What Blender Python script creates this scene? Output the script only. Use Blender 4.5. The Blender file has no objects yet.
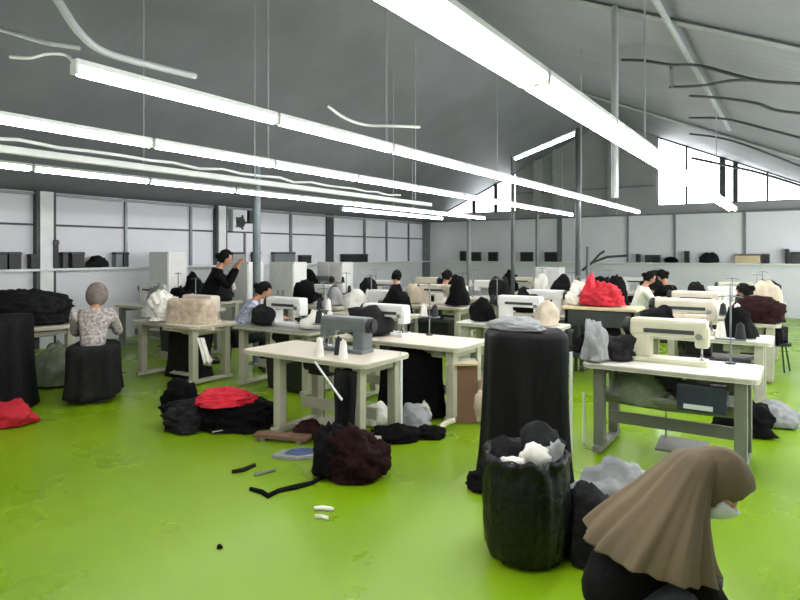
import bpy, bmesh, math, random
from mathutils import Vector, Matrix, noise, Euler
random.seed(7)
S = bpy.context.scene
C = S.collection
PI = math.pi
EYE = 1.65
CT, ST = 0.832, 0.5547            # camera heading: 33.7 degrees left of the hall's long axis (+Y)
YAW = math.atan2(ST, CT)

def at(x, z, h=0.0):              # x to the right of the viewer, z ahead of the viewer
    return Vector((CT*x - ST*z, ST*x + CT*z, h))
def seen(px, py, z):              # point on the line of sight at distance z
    return at((px-400)/600*z, z, EYE-(py-253)/600*z)
def on_floor(px, py, h=0.0):
    z = (EYE-h)*600/(py-253)
    return at((px-400)/600*z, z, h)

# ------------------------------------------------------------------ materials
def lin(c):
    return tuple(((v/255)/12.92 if v/255 <= .04045 else ((v/255+.055)/1.055)**2.4) for v in c)
def mat(name, rgb, rough=.6, var=.12, scale=6, metal=0, bump=0, bscale=20, coat=0, spec=None, stretch=(1,1,1), rgb2=None, sheen=0):
    m = bpy.data.materials.new(name); m.use_nodes = True
    nt = m.node_tree; b = nt.nodes['Principled BSDF']
    c = lin(rgb)
    tc = nt.nodes.new('ShaderNodeTexCoord'); mp = nt.nodes.new('ShaderNodeMapping')
    mp.inputs['Scale'].default_value = stretch
    nt.links.new(tc.outputs['Object'], mp.inputs[0])
    nz = nt.nodes.new('ShaderNodeTexNoise'); nz.inputs['Scale'].default_value = scale; nz.inputs['Detail'].default_value = 5
    nt.links.new(mp.outputs[0], nz.inputs['Vector'])
    cr = nt.nodes.new('ShaderNodeValToRGB')
    cr.color_ramp.elements[0].position = .35; cr.color_ramp.elements[1].position = .68
    c2 = lin(rgb2) if rgb2 else tuple(min(1, v*(1+var)) for v in c)
    c1 = tuple(v*(1-var) for v in c) if not rgb2 else c
    cr.color_ramp.elements[0].color = (*c1, 1); cr.color_ramp.elements[1].color = (*c2, 1)
    nt.links.new(nz.outputs['Fac'], cr.inputs[0]); nt.links.new(cr.outputs[0], b.inputs['Base Color'])
    b.inputs['Roughness'].default_value = rough; b.inputs['Metallic'].default_value = metal
    b.inputs['Coat Weight'].default_value = coat
    if spec is not None: b.inputs['Specular IOR Level'].default_value = spec
    if sheen: b.inputs['Sheen Weight'].default_value = sheen
    if bump:
        n2 = nt.nodes.new('ShaderNodeTexNoise'); n2.inputs['Scale'].default_value = bscale; n2.inputs['Detail'].default_value = 4
        nt.links.new(mp.outputs[0], n2.inputs['Vector'])
        bp = nt.nodes.new('ShaderNodeBump'); bp.inputs['Strength'].default_value = bump; bp.inputs['Distance'].default_value = .02
        nt.links.new(n2.outputs['Fac'], bp.inputs['Height']); nt.links.new(bp.outputs[0], b.inputs['Normal'])
    return m
def emis(name, rgb, s):
    m = bpy.data.materials.new(name); m.use_nodes = True
    b = m.node_tree.nodes['Principled BSDF']
    b.inputs['Base Color'].default_value = (.9, .9, .9, 1)
    b.inputs['Emission Color'].default_value = (*rgb, 1); b.inputs['Emission Strength'].default_value = s
    return m

M = {}
M['tube'] = emis('lit_tube', (1, .98, 1), 38)
M['white_metal'] = mat('white_metal', (225, 228, 226), .4, .04)
M['steel'] = mat('steel', (120, 126, 128), .4, .1, metal=.4)
M['dark_steel'] = mat('dark_steel', (52, 56, 57), .5, .15)
M['blue_steel'] = mat('blue_steel', (92, 102, 106), .5, .1)
M['pipe'] = mat('grey_pipe', (150, 154, 154), .5, .08)
M['cream_top'] = mat('cream_laminate', (216, 208, 188), .35, .05, 3)
M['white_top'] = mat('white_laminate', (232, 230, 218), .32, .04, 3)
M['grey_top'] = mat('grey_laminate', (120, 120, 112), .4, .1, 3)
M['leg_cream'] = mat('cream_painted_steel', (172, 170, 150), .5, .08, 5)
M['leg_grey'] = mat('grey_painted_steel', (112, 114, 104), .5, .1, 5)
M['machine_cream'] = mat('cream_enamel', (196, 194, 166), .35, .06, 5)
M['machine_beige'] = mat('beige_enamel', (205, 196, 178), .4, .06, 5)
M['machine_white'] = mat('white_enamel', (224, 224, 220), .35, .05, 5)
M['machine_grey'] = mat('grey_enamel', (96, 104, 104), .4, .15, 5)
M['black'] = mat('black_plastic', (20, 20, 21), .5, .2)
M['chrome'] = mat('chrome', (190, 190, 190), .25, .05, metal=.9)
M['black_cloth'] = mat('black_cloth', (9, 9, 10), .9, .3, 8, bump=.4, bscale=25, spec=.15)
M['black_sheet'] = mat('black_sheeting', (7, 8, 8), .7, .3, 5, bump=.4, bscale=9, stretch=(3,3,.5), spec=.2)
M['bag'] = mat('black_bag_plastic', (6, 7, 7), .4, .3, 5, bump=.8, bscale=14, spec=.35)
M['dark_cloth'] = mat('charcoal_cloth', (30, 31, 31), .9, .25, 8, bump=.4, bscale=25, spec=.15)
M['red'] = mat('red_cloth', (206, 24, 48), .75, .15, 8, bump=.3, bscale=20)
M['crimson'] = mat('crimson_cloth', (176, 16, 34), .75, .15, 8, bump=.3, bscale=20)
M['maroon'] = mat('maroon_cloth', (34, 13, 13), .85, .3, 8, bump=.4, bscale=25, spec=.15)
M['brown'] = mat('brown_cloth', (44, 22, 20), .85, .3, 8, bump=.4, bscale=25, spec=.15)
M['white_cloth'] = mat('white_cloth', (228, 226, 216), .8, .06, 8, bump=.4, bscale=20)
M['grey_cloth'] = mat('grey_cloth', (140, 142, 142), .8, .15, 8, bump=.4, bscale=20)
M['beige_cloth'] = mat('beige_cloth', (196, 182, 160), .8, .1, 8, bump=.4, bscale=20)
M['green_cloth'] = mat('grey_green_cloth', (112, 122, 98), .8, .15, 8, bump=.4, bscale=20)
M['blue_cloth'] = mat('slate_blue_cloth', (70, 88, 122), .8, .15, 8, bump=.4, bscale=20)
M['pattern'] = mat('mottled_blouse', (120, 112, 108), .8, .2, 30, rgb2=(196, 188, 182), bump=.3)
M['plaid'] = mat('mottled_beige_cloth', (170, 152, 130), .8, .1, 14, rgb2=(206, 190, 168), bump=.4)
M['blue_pattern'] = mat('blue_white_blouse', (96, 106, 150), .8, .1, 26, rgb2=(206, 208, 218), bump=.3)
M['hijab'] = mat('olive_brown_veil', (92, 78, 52), .78, .1, 5, bump=.25, bscale=10, stretch=(1, 1, .3))
M['trouser'] = mat('grey_trouser_cloth', (64, 68, 68), .85, .15, 8, bump=.3)
M['skin'] = mat('skin', (176, 128, 100), .55, .05)
M['hair'] = mat('black_hair', (12, 11, 11), .8, .2, 30, bump=.3, spec=.15)
M['mask'] = mat('white_mask', (222, 226, 230), .7, .03)
M['eye'] = mat('eye_dark', (24, 18, 16), .3, .05)
M['card'] = mat('brown_cardboard', (118, 88, 68), .8, .1, 4)
M['tan_card'] = mat('tan_cardboard', (206, 188, 152), .8, .08, 4)
M['thread_a'] = mat('white_thread', (225, 222, 214), .8, .05, 40)
M['thread_b'] = mat('black_thread', (30, 30, 34), .8, .1, 40)
M['navy_box'] = mat('navy_plastic', (34, 44, 56), .5, .15)
M['label'] = mat('pale_label', (205, 212, 214), .6, .03)

# ------------------------------------------------------------------ mesh helpers
class MB:
    def __init__(s): s.bm = bmesh.new()
    def box(s, c, d, rot=None, bev=0, taper=None):
        r = bmesh.ops.create_cube(s.bm, size=1)
        vs = r['verts']
        for v in vs:
            v.co = Vector((v.co.x*d[0], v.co.y*d[1], v.co.z*d[2]))
            if taper and v.co.z < 0: v.co.x *= taper; v.co.y *= taper
        if bev:
            es = list({e for v in vs for e in v.link_edges})
            o = bmesh.ops.bevel(s.bm, geom=es, offset=bev, segments=2, affect='EDGES', profile=.6)
            vs = list({v for f in o['faces'] for v in f.verts} | {v for v in vs if v.is_valid})
            seen_ = set(vs); stack = list(vs)
            while stack:
                v = stack.pop()
                for e in v.link_edges:
                    w = e.other_vert(v)
                    if w not in seen_: seen_.add(w); stack.append(w)
            vs = list(seen_)
        mt = Matrix.Translation(Vector(c)) @ (Euler(rot).to_matrix().to_4x4() if rot else Matrix.Identity(4))
        for v in vs: v.co = mt @ v.co
        return s
    def cyl(s, a, b, r, r2=None, n=14, caps=True):
        a = Vector(a); b = Vector(b); d = b-a
        q = d.to_track_quat('Z', 'Y').to_matrix().to_4x4()
        bmesh.ops.create_cone(s.bm, cap_ends=caps, segments=n, radius1=r, radius2=r if r2 is None else r2, depth=d.length,
                              matrix=Matrix.Translation((a+b)/2) @ q)
        return s
    def tube(s, pts, r, n=8):
        pts = [Vector(p) for p in pts]; rings = []
        for i, p in enumerate(pts):
            t = (pts[min(i+1, len(pts)-1)]-pts[max(i-1, 0)]).normalized()
            up = Vector((0, 0, 1)) if abs(t.z) < .9 else Vector((1, 0, 0))
            u = t.cross(up).normalized(); w = u.cross(t)
            rr = r(i/(len(pts)-1)) if callable(r) else r
            rings.append([s.bm.verts.new(p+(u*math.cos(2*PI*k/n)+w*math.sin(2*PI*k/n))*rr) for k in range(n)])
        for A, B in zip(rings, rings[1:]):
            for k in range(n): s.bm.faces.new((A[k], A[(k+1) % n], B[(k+1) % n], B[k]))
        s.bm.faces.new(rings[0][::-1]); s.bm.faces.new(rings[-1])
        return s
    def sph(s, c, r, d=(1, 1, 1), seg=16, rot=None):
        o = bmesh.ops.create_uvsphere(s.bm, u_segments=seg, v_segments=max(6, seg*2//3), radius=r)
        R = Euler(rot).to_matrix() if rot else Matrix.Identity(3)
        for v in o['verts']: v.co = Vector(c) + R @ Vector((v.co.x*d[0], v.co.y*d[1], v.co.z*d[2]))
        return s
    def prism(s, poly, z0, z1):
        b = [s.bm.verts.new((x, y, z0)) for x, y in poly]; t = [s.bm.verts.new((x, y, z1)) for x, y in poly]
        n = len(poly)
        s.bm.faces.new(b[::-1]); s.bm.faces.new(t)
        for i in range(n): s.bm.faces.new((b[i], b[(i+1) % n], t[(i+1) % n], t[i]))
        return s
    def loft(s, rings, cap=True, capend=None):
        R = [[s.bm.verts.new(p) for p in r] for r in rings]; n = len(R[0])
        for A, B in zip(R, R[1:]):
            for k in range(n): s.bm.faces.new((A[k], A[(k+1) % n], B[(k+1) % n], B[k]))
        if cap: s.bm.faces.new(R[0][::-1])
        if cap if capend is None else capend: s.bm.faces.new(R[-1])
        return s
def obj(name, mb, m, parent=None, smooth=False, sub=0, solid=0):
    me = bpy.data.meshes.new(name)
    bm = mb.bm if isinstance(mb, MB) else mb
    bmesh.ops.recalc_face_normals(bm, faces=bm.faces)
    bm.to_mesh(me); bm.free()
    me.materials.append(M[m] if isinstance(m, str) else m)
    o = bpy.data.objects.new(name, me); C.objects.link(o)
    if parent: o.parent = parent
    if smooth:
        for p in me.polygons: p.use_smooth = True
    if solid:
        md = o.modifiers.new('solid', 'SOLIDIFY'); md.thickness = solid; md.offset = 0
    if sub:
        md = o.modifiers.new('sub', 'SUBSURF'); md.levels = md.render_levels = sub
    return o
def tag(o, label, cat, group=None, kind=None):
    o['label'] = label; o['category'] = cat
    if group: o['group'] = group
    if kind: o['kind'] = kind
    return o
def thing(name, label, cat, loc=(0, 0, 0), rz=0, group=None):
    o = bpy.data.objects.new(name, None); C.objects.link(o)
    o.empty_display_size = .1
    o.location = loc; o.rotation_euler = (0, 0, rz)
    return tag(o, label, cat, group)
def struct(name, mb, m, parent=None, smooth=False):
    o = obj(name, mb, m, parent, smooth)
    if not parent: o['kind'] = 'structure'
    return o
def copy_tree(o, parent=None, mats=None):
    c = o.copy(); C.objects.link(c); c.parent = parent
    for ch in list(o.children): copy_tree(ch, c)
    return c
def place(proto, first, loc, rz, label, group=None):
    o = proto if first else copy_tree(proto)
    o.location = loc; o.rotation_euler = (0, 0, rz)
    o['label'] = label
    if group: o['group'] = group
    return o

# ------------------------------------------------------------------ the hall
VL, VR, U0, U1 = -11.0, 1.6, -4.0, 18.1
RV, RZ, SL = -4.7, 5.55, .45
def roof(v): return RZ - SL*abs(v-RV)
WT = roof(VL)

fm = bpy.data.materials.new('green_epoxy'); fm.use_nodes = True
nt = fm.node_tree; b = nt.nodes['Principled BSDF']
tc = nt.nodes.new('ShaderNodeTexCoord')
n1 = nt.nodes.new('ShaderNodeTexNoise'); n1.inputs['Scale'].default_value = .8; n1.inputs['Detail'].default_value = 3
n2 = nt.nodes.new('ShaderNodeTexNoise'); n2.inputs['Scale'].default_value = 1.2; n2.inputs['Detail'].default_value = 6
nt.links.new(tc.outputs['Object'], n1.inputs['Vector']); nt.links.new(tc.outputs['Object'], n2.inputs['Vector'])
cr = nt.nodes.new('ShaderNodeValToRGB')
cr.color_ramp.elements[0].color = (*lin((114, 150, 4)), 1); cr.color_ramp.elements[0].position = .35
cr.color_ramp.elements[1].color = (*lin((124, 158, 22)), 1); cr.color_ramp.elements[1].position = .7
nt.links.new(n1.outputs['Fac'], cr.inputs[0]); nt.links.new(cr.outputs[0], b.inputs['Base Color'])
rr = nt.nodes.new('ShaderNodeMapRange'); rr.inputs['From Min'].default_value = .3; rr.inputs['From Max'].default_value = .7
rr.inputs['To Min'].default_value = .22; rr.inputs['To Max'].default_value = .42
nt.links.new(n2.outputs['Fac'], rr.inputs[0]); nt.links.new(rr.outputs[0], b.inputs['Roughness'])
bp = nt.nodes.new('ShaderNodeBump'); bp.inputs['Strength'].default_value = .05; bp.inputs['Distance'].default_value = .02
nt.links.new(n2.outputs['Fac'], bp.inputs['Height']); nt.links.new(bp.outputs[0], b.inputs['Normal'])
b.inputs['Specular IOR Level'].default_value = .45
M['floor'] = fm

wall_m = mat('painted_wall', (224, 224, 229), .7, .03, 1.5)
upper_m = mat('shaded_gable_sheet', (150, 150, 150), .7, .06, 1.5)  # upper wall's shade is put into this darker grey
M['wall'] = wall_m; M['gable'] = upper_m
# corrugated roof sheet
cm = mat('grey_roof_sheet', (116, 117, 122), .6, .08, 1.2)
nt = cm.node_tree; b = nt.nodes['Principled BSDF']
tc = nt.nodes.new('ShaderNodeTexCoord'); wv = nt.nodes.new('ShaderNodeTexWave'); wv.bands_direction = 'Y'
wv.inputs['Scale'].default_value = 1.6
nt.links.new(tc.outputs['Object'], wv.inputs['Vector'])
bp = nt.nodes.new('ShaderNodeBump'); bp.inputs['Strength'].default_value = .08; bp.inputs['Distance'].default_value = .02
nt.links.new(wv.outputs['Fac'], bp.inputs['Height']); nt.links.new(bp.outputs[0], b.inputs['Normal'])
M['roof'] = cm

f = MB(); f.box(((VL+VR)/2, (U0+U1)/2, -.05), (VR-VL+.4, U1-U0+.4, .1)); struct('floor', f, 'floor')
c = MB()
def quad_slab(mb, pts, up):
    lo = [mb.bm.verts.new(p) for p in pts]; hi = [mb.bm.verts.new(Vector(p)+Vector((0, 0, up))) for p in pts]
    mb.bm.faces.new(lo[::-1]); mb.bm.faces.new(hi)
    for i in range(4): mb.bm.faces.new((lo[i], lo[(i+1) % 4], hi[(i+1) % 4], hi[i]))
e = .2
quad_slab(c, [(VL-e, U0-e, roof(VL-e)), (RV, U0-e, RZ), (RV, U1+e, RZ), (VL-e, U1+e, roof(VL-e))], .06)
quad_slab(c, [(RV, U0-e, RZ), (VR+e, U0-e, roof(VR+e)), (VR+e, U1+e, roof(VR+e)), (RV, U1+e, RZ)], .06)
struct('ceiling', c, 'roof')
w = MB(); w.box((VL-.06, (U0+U1)/2, WT/2), (.12, U1-U0+.24, WT)); struct('wall_left', w, 'wall')
w = MB(); zr = roof(VR)
w.box((VR+.06, (U0+U1)/2, .45), (.12, U1-U0+.24, .9)); w.box((VR+.06, (U0+U1)/2, (2.5+zr)/2), (.12, U1-U0+.24, zr-2.5))
for ua, ub in ((U0-.12, 4.0), (9.9, 10.3), (17.2, U1+.12)): w.box((VR+.06, (ua+ub)/2, 1.7), (.12, ub-ua, 1.6))
struct('wall_right', w, 'wall')
def gable(u, name, win=False):
    # lower band, then upper gable greyed for its shade; clerestory openings on both sides when win
    lo = MB(); t = .12
    lo.box(((VL+VR)/2, u, 2.72/2), (VR-VL, t, 2.72)); struct(name, lo, 'wall')
    up = MB()
    def poly(pts):
        a = [up.bm.verts.new((x, u-t/2, z)) for x, z in pts]; b_ = [up.bm.verts.new((x, u+t/2, z)) for x, z in pts]
        up.bm.faces.new(a); up.bm.faces.new(b_[::-1])
        for i in range(len(pts)):
            j = (i+1) % len(pts); up.bm.faces.new((a[i], b_[i], b_[j], a[j]))
    if win:
        sill = 2.98
        poly([(VL, 2.72), (VR, 2.72), (VR, roof(VR)+.0), (1.02, sill), (VL+.6, sill)])
        poly([(-7.6, sill), (-3.35, sill), (-3.35, roof(-3.35)), (RV, RZ), (-7.6, roof(-7.6))])
    else:
        poly([(VL, 2.72), (VR, 2.72), (RV, RZ)])
    o = struct('wall_'+('end_upper' if win else 'back_upper'), up, 'gable')
gable(U1+.06, 'wall_end', True); gable(U0-.06, 'wall_back')

# clerestory windows in the end gable: frame + glass
gl = bpy.data.materials.new('clear_glass'); gl.use_nodes = True
nt = gl.node_tree; nt.nodes.clear()
out = nt.nodes.new('ShaderNodeOutputMaterial'); tr = nt.nodes.new('ShaderNodeBsdfTransparent'); gg = nt.nodes.new('ShaderNodeBsdfGlossy')
gg.inputs['Roughness'].default_value = .05; mx = nt.nodes.new('ShaderNodeMixShader'); mx.inputs[0].default_value = .06
nt.links.new(tr.outputs[0], mx.inputs[1]); nt.links.new(gg.outputs[0], mx.inputs[2]); nt.links.new(mx.outputs[0], out.inputs[0])
M['glass'] = gl
def window(n, pts, mull):
    g = MB(); u = U1+.05
    a = [g.bm.verts.new((x, u, z)) for x, z in pts]; b_ = [g.bm.verts.new((x, u+.01, z)) for x, z in pts]
    g.bm.faces.new(a); g.bm.faces.new(b_[::-1])
    for i in range(len(pts)):
        j = (i+1) % len(pts); g.bm.faces.new((a[i], b_[i], b_[j], a[j]))
    w_ = struct('window_%d' % n, g, 'glass')
    fr = MB()
    for i in range(len(pts)):
        p, q = pts[i], pts[(i+1) % len(pts)]
        fr.cyl((p[0], u, p[1]), (q[0], u, q[1]), .03, n=4)
    obj('window_frame', fr, 'dark_steel', w_)
    for x, r in mull:
        m_ = MB(); m_.box((x, u-.03, (2.98+roof(x))/2), (r, .06, roof(x)-2.98)); obj('mullion', m_, 'dark_steel', w_)
window(1, [(-3.35, 2.98), (1.0, 2.98), (-3.35, roof(-3.35)-.02)], [(-2.6, .05), (-1.72, .14), (-1.42, .12), (-.7, .05)])
def added_window(n, ua, ub):  # unseen windows, added to bring daylight onto end wall and floor
    g = MB(); g.box((VR+.06, (ua+ub)/2, 1.7), (.01, ub-ua, 1.6)); w_ = struct('window_%d' % n, g, 'glass')
    fr = MB()
    for z in (.92, 2.48): fr.box((VR+.05, (ua+ub)/2, z), (.06, ub-ua, .04))
    obj('window_frame', fr, 'white_metal', w_)
    k = int((ub-ua)/1.4)
    for i in range(k+1):
        m_ = MB(); m_.box((VR+.05, ua+(ub-ua)*i/k, 1.7), (.06, .04, 1.56)); obj('mullion', m_, 'white_metal', w_)
added_window(3, 4.0, 9.9); added_window(4, 10.3, 17.2)
window(2, [(-7.6, 2.98), (VL+.62, 2.98), (-7.6, roof(-7.6)-.02)], [(-8.3, .12), (-9.1, .12)])

# wall trims: left wall mullions, columns, rail and ledge
def on_left(px, py=None):
    k = (px-400)/600; z = (VL)/(CT*k-ST)
    return (ST*k+CT)*z, (EYE-(py-253)/600*z if py is not None else None), z
def on_end(px, py=None):
    k = (px-400)/600; z = U1/(ST*k+CT)
    return (CT*k-ST)*z, (EYE-(py-253)/600*z if py is not None else None), z
LEDGE = 1.38
tn = 1
def trim(mb, m):
    global tn
    struct('trim_%d' % tn, mb, m); tn += 1
t_ = MB(); t_.box((VL+.11, (U0+U1)/2, LEDGE-.02), (.22, U1-U0, .04)); trim(t_, 'white_metal')
t_ = MB(); t_.box(((VL+VR)/2+.11, U1-.11, LEDGE-.02), (VR-VL-.24, .22, .04)); trim(t_, 'white_metal')
t_ = MB(); t_.box((VL+.02, (U0+U1)/2, 2.14), (.04, U1-U0, .035)); trim(t_, 'dark_steel')
t_ = MB(); t_.box((VL+.03, (U0+U1)/2, WT-.04), (.06, U1-U0, .05)); trim(t_, 'steel')
t_ = MB(); t_.box(((VL+VR)/2, U1-.03, 2.74), (VR-VL, .06, .05)); trim(t_, 'steel')
for px, wd, m in [(43, .22, 'white_metal'), (218.5, .2, 'white_metal')]:
    u = on_left(px)[0]
    t_ = MB(); t_.box((VL+.07, u, WT/2), (.14, wd, WT)); trim(t_, m)
    for s in (-1, 1):
        t_ = MB(); t_.box((VL+.06, u+s*(wd/2+.03), WT/2), (.12, .045, WT)); trim(t_, 'dark_steel')
for px, wd in [(125, .05), (190, .05), (244, .04), (290, .07), (329, .3), (364, .07), (386, .06), (408, .05)]:
    u = on_left(px)[0]
    t_ = MB(); t_.box((VL+.025, u, (WT+LEDGE)/2), (.05, wd, WT-LEDGE)); trim(t_, 'dark_steel' if px in (329,) else 'steel')
t_ = MB(); t_.box((VL+.1, U1-.1, WT/2), (.2, .2, WT)); trim(t_, 'steel')
for px, wd in [(560, .14), (628, .05), (675, .05), (745, .05)]:
    v = on_end(px)[0]
    t_ = MB(); t_.box((v, U1-.025, (2.72+LEDGE)/2), (wd, .05, 2.72-LEDGE)); trim(t_, 'steel')
for px, wd in [(538, .22), (558, .3), (613, .25)]:
    v = on_end(px)[0]
    t_ = MB(); t_.box((v, U1-.06, (2.74+roof(v))/2), (wd, .12, roof(v)-2.74-.05)); trim(t_, 'pipe')
t_ = MB(); t_.box((-5.5, U1-.03, 3.55), (4.1, .06, .05)); trim(t_, 'steel')
# roof steel: rafters across the hall and purlins along it
for i, u in enumerate([6.2, 13.4]):
    t_ = MB(); t_.cyl((RV, u, RZ-.03), (VR, u, roof(VR)-.03), .03, n=4); trim(t_, 'pipe')

# ------------------------------------------------------------------ lights
def batten(name, label, tubes, L=1.24, rod=None):
    t = thing(name, label, 'ceiling light')
    wdt = .05 if tubes == 1 else .15
    h = MB(); h.box((0, 0, .042), (wdt, L-.02, .028), bev=.005)
    if tubes == 2: h.box((0, 0, .073), (.07, L-.02, .02))
    obj('housing', h, 'white_metal', t)
    for k in range(tubes):
        x = 0 if tubes == 1 else (-.045+.09*k)
        g = MB(); g.cyl((x, -L/2+.03, 0), (x, L/2-.03, 0), .019 if tubes == 1 else .021, n=12); obj('tube', g, 'tube', t, True)
    for s in (-1, 1):
        g = MB(); g.box((0, s*(L/2-.015), .012), (wdt, .018, .05), bev=.004); obj('end_cap', g, 'white_metal', t)
    return t
LZ = 2.45
ordn = ['first', 'second', 'third', 'fourth', 'fifth', 'sixth', 'seventh', 'eighth', 'ninth', 'tenth', 'eleventh', 'twelfth', 'thirteenth', 'fourteenth']
one = batten('tube_light', 'x', 1); two = batten('tube_light', 'x', 2)
used = {1: False, 2: False}
rod_first = [None]
def row(v, ua, n, tubes, desc, gap=(), z=LZ):
    for i in range(n):
        if i in gap: continue
        u = ua + 1.24*(i+.5)
        if u < -4+.7: continue
        p = one if tubes == 1 else two
        o = place(p, not used[tubes], (v, u, z), 0, 'lit white batten, %s from far end of %s' % (ordn[n-1-i], desc), 'battens of ' + desc)
        used[tubes] = True
        if i % 4 == 1:
            uu = u+.55
            m_ = MB(); zt = roof(v)-z-.01; m_.cyl((0, 0, .055), (0, 0, zt), .008, n=8)
            r = obj('hanger_rod', m_, 'pipe'); r.location = (v, uu, z)
            tag(r, 'thin grey rod above the %s batten of %s' % (ordn[n-1-i], desc), 'rod', 'rods of ' + desc)
row(-1.04, 12.62-1.24*12, 12, 2, 'the twin-tube row at right')
row(-2.66, 12.55-1.24*9, 9, 1, 'the row starting at upper left')
row(-4.02, 12.62-1.24*13, 13, 1, 'the row above the posts')
row(-6.12, 12.75-1.24*13, 13, 1, 'the lowest row at left')
row(-7.0, 12.3-1.24*3, 3, 1, 'the short row nearest left wall')
# unlit white cable trunking between the rows
g = MB(); g.box((0, 0, 0), (.07, 9.0, .06), bev=.008)
o = obj('cable_trunking', g, 'white_metal'); o.location = (-5.42, 4.6, 2.5); tag(o, 'long white cable trunking hung just above the lowest left light row', 'trunking')
pts = [(-5.42+.03*math.sin(i*2.1), .6+i*.3, 2.56+.035*abs(math.sin(i*1.3))) for i in range(26)]
g = MB(); g.tube(pts, .016, 6); tag(obj('loose_wiring', g, 'white_metal', smooth=True), 'white wiring bundle lying on top of the white cable trunking', 'wiring')
for u in (1.5, 5, 8.6):
    g = MB(); g.cyl((0, 0, .03), (0, 0, roof(-5.42)-2.5), .009, n=6); r = obj('hanger_rod', g, 'pipe'); r.location = (-5.42, u, 2.5)
    tag(r, 'thin grey rod hanging the %s end of the white cable trunking' % {1.5: 'near', 5: 'middle', 8.6: 'far'}[u], 'rod', 'rods of the cable trunking')

# posts
def post(name, p, h, r, m, label):
    t = thing(name, label, 'post', (p[0], p[1], 0))
    g = MB(); g.cyl((0, 0, .01), (0, 0, h), r, n=12); obj('pole', g, m, t, False)
    g = MB(); g.box((0, 0, .005), (r*5, r*5, .01)); obj('base_plate', g, m, t)
    return t
P1 = at(.188*12.3, 12.3); P2 = at(.297*9.5, 9.5)
post('steel_post', P1, 3.62, .04, 'dark_steel', 'thin dark steel post at the lower end of the slanted tube')
post('steel_post', P2, 3.62, .045, 'dark_steel', 'thin dark steel post behind the red cloth, at the upper end of the slanted tube')
post('steel_post', at(-2.15, 9), 2.97, .06, 'blue_steel', 'blue-grey steel post behind the mottled beige cloth, left of centre')
post('steel_post', at(3.75, 16.4), 2.72, .045, 'steel', 'thin grey post in front of the end wall right of the red cloth')
post('steel_post', at(1.9, 16.5), 2.72, .06, 'pipe', 'pale grey post against the end wall, left of the red cloth')
t = thing('slanted_tube_light', 'single lit tube fixed slanting across between the two dark steel posts', 'ceiling light', (0, 0, 0))
a = P1+Vector((0, 0, 3.6)); b2 = P2+Vector((0, 0, 3.6)); dd = (b2-a)
g = MB(); g.cyl(a, b2, .022, n=8); obj('housing', g, 'white_metal', t)
g = MB(); g.cyl(a+dd*.06+Vector((0, 0, -.045)), a+dd*.94+Vector((0, 0, -.045)), .024, n=10); obj('tube', g, 'tube', t, True)
g = MB(); g.cyl(P2+Vector((0, 0, 2.1)), P2+Vector((.0, 0, 2.1))+Vector((-.9, .95, .35)), .02, n=8)
# conduits and pipes under the roof
def pipe(name, pts, r, m, label, cat='pipe', n=8):
    g = MB()
    # catmull smoothing
    P = [Vector(p) for p in pts]; out_ = []
    for i in range(len(P)-1):
        p0, p1, p2, p3 = P[max(i-1, 0)], P[i], P[i+1], P[min(i+2, len(P)-1)]
        for k in range(6):
            t_ = k/6
            out_.append(.5*((2*p1)+(-p0+p2)*t_+(2*p0-5*p1+4*p2-p3)*t_*t_+(-p0+3*p1-3*p2+p3)*t_**3))
    out_.append(P[-1]); g.tube(out_, r, n)
    return tag(obj(name, g, m, smooth=True), label, cat)
pipe('roof_pipe', [(-1.03, 3, 3.82), (-1.03, 8, 3.82), (-1.03, 12, 3.82)], .03, 'pipe', 'straight grey pipe under the roof at upper right, running down the hall')
g = MB(); g.cyl((0, 0, 2.2), (0, 0, roof(-1.54)-.01), .035, n=12); o = obj('drop_pipe', g, 'pipe'); p = at(.358*6, 6); o.location = (p.x, p.y, 0)
tag(o, 'vertical pale grey pipe dropping from the roof behind the twin-tube row', 'pipe')
pipe('flexible_conduit', [seen(30, -40, 3.0), seen(60, 4, 3.1), seen(80, 33, 3.2), seen(105, 52, 3.35), seen(150, 65, 3.6), seen(195, 76, 3.9)], .022, 'pipe', 'curved grey conduit sweeping down above the upper left light row', 'conduit')
pipe('flexible_conduit', [seen(-30, 20, 3.3), seen(10, 32, 3.3), seen(45, 42, 3.3), seen(80, 48, 3.4)], .014, 'pipe', 'thin grey conduit entering from the left edge near the top', 'conduit')
pipe('cable_tail', [seen(10, 57, 3.0), seen(30, 58, 3.0), seen(48, 54, 3.0), seen(66, 55, 2.9), seen(76, 66, 2.75)], .008, 'white_metal', 'short white cable tail by the near end of the upper left light row', 'cable')
pipe('cable_tail', [seen(328, 106, 4.6), seen(345, 118, 4.6), seen(366, 125, 4.6), seen(395, 126, 4.65), seen(420, 127, 4.7)], .011, 'white_metal', 'bent white cable above the long light row, left of the nearest hanger', 'cable')
rc = [[(622, 60), (645, 61), (672, 65), (700, 66), (755, 80), (805, 84)], [(671, 66), (672, 86), (672, 87), (700, 86), (730, 81), (755, 80)],
      [(690, 96), (720, 98), (755, 103), (775, 110), (805, 114)], [(690, 118), (725, 119), (770, 130), (805, 139)],
      [(690, 134), (715, 137), (745, 145), (805, 168)], [(692, 158), (720, 164), (760, 173), (805, 187)]]
rl = ['topmost', 'stepped second', 'third', 'fourth', 'fifth', 'lowest, crossing the bright window']
for r_, l in zip(rc, rl):
    pp = []
    for (x, y) in r_:
        k = (x-400)/600; q = (253-y)/600
        z = (RZ-SL*(-RV)-.14-EYE - 0)/(q + SL*(CT*k-ST)) if True else 0
        if l.startswith('lowest'): z = 15
        z = min(z, 16.5)
        pp.append(seen(x, y, z))
    pipe('roof_cable', pp, .02 if not l.startswith('lowest') else .035, 'dark_steel', 'dark sagging cable under the right roof slope, %s' % l, 'cable', 6)
g = MB(); q = seen(755, 82, 9.3); q2 = seen(755, 103, 9.3); g.cyl(q, q2, .02, n=6)
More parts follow.
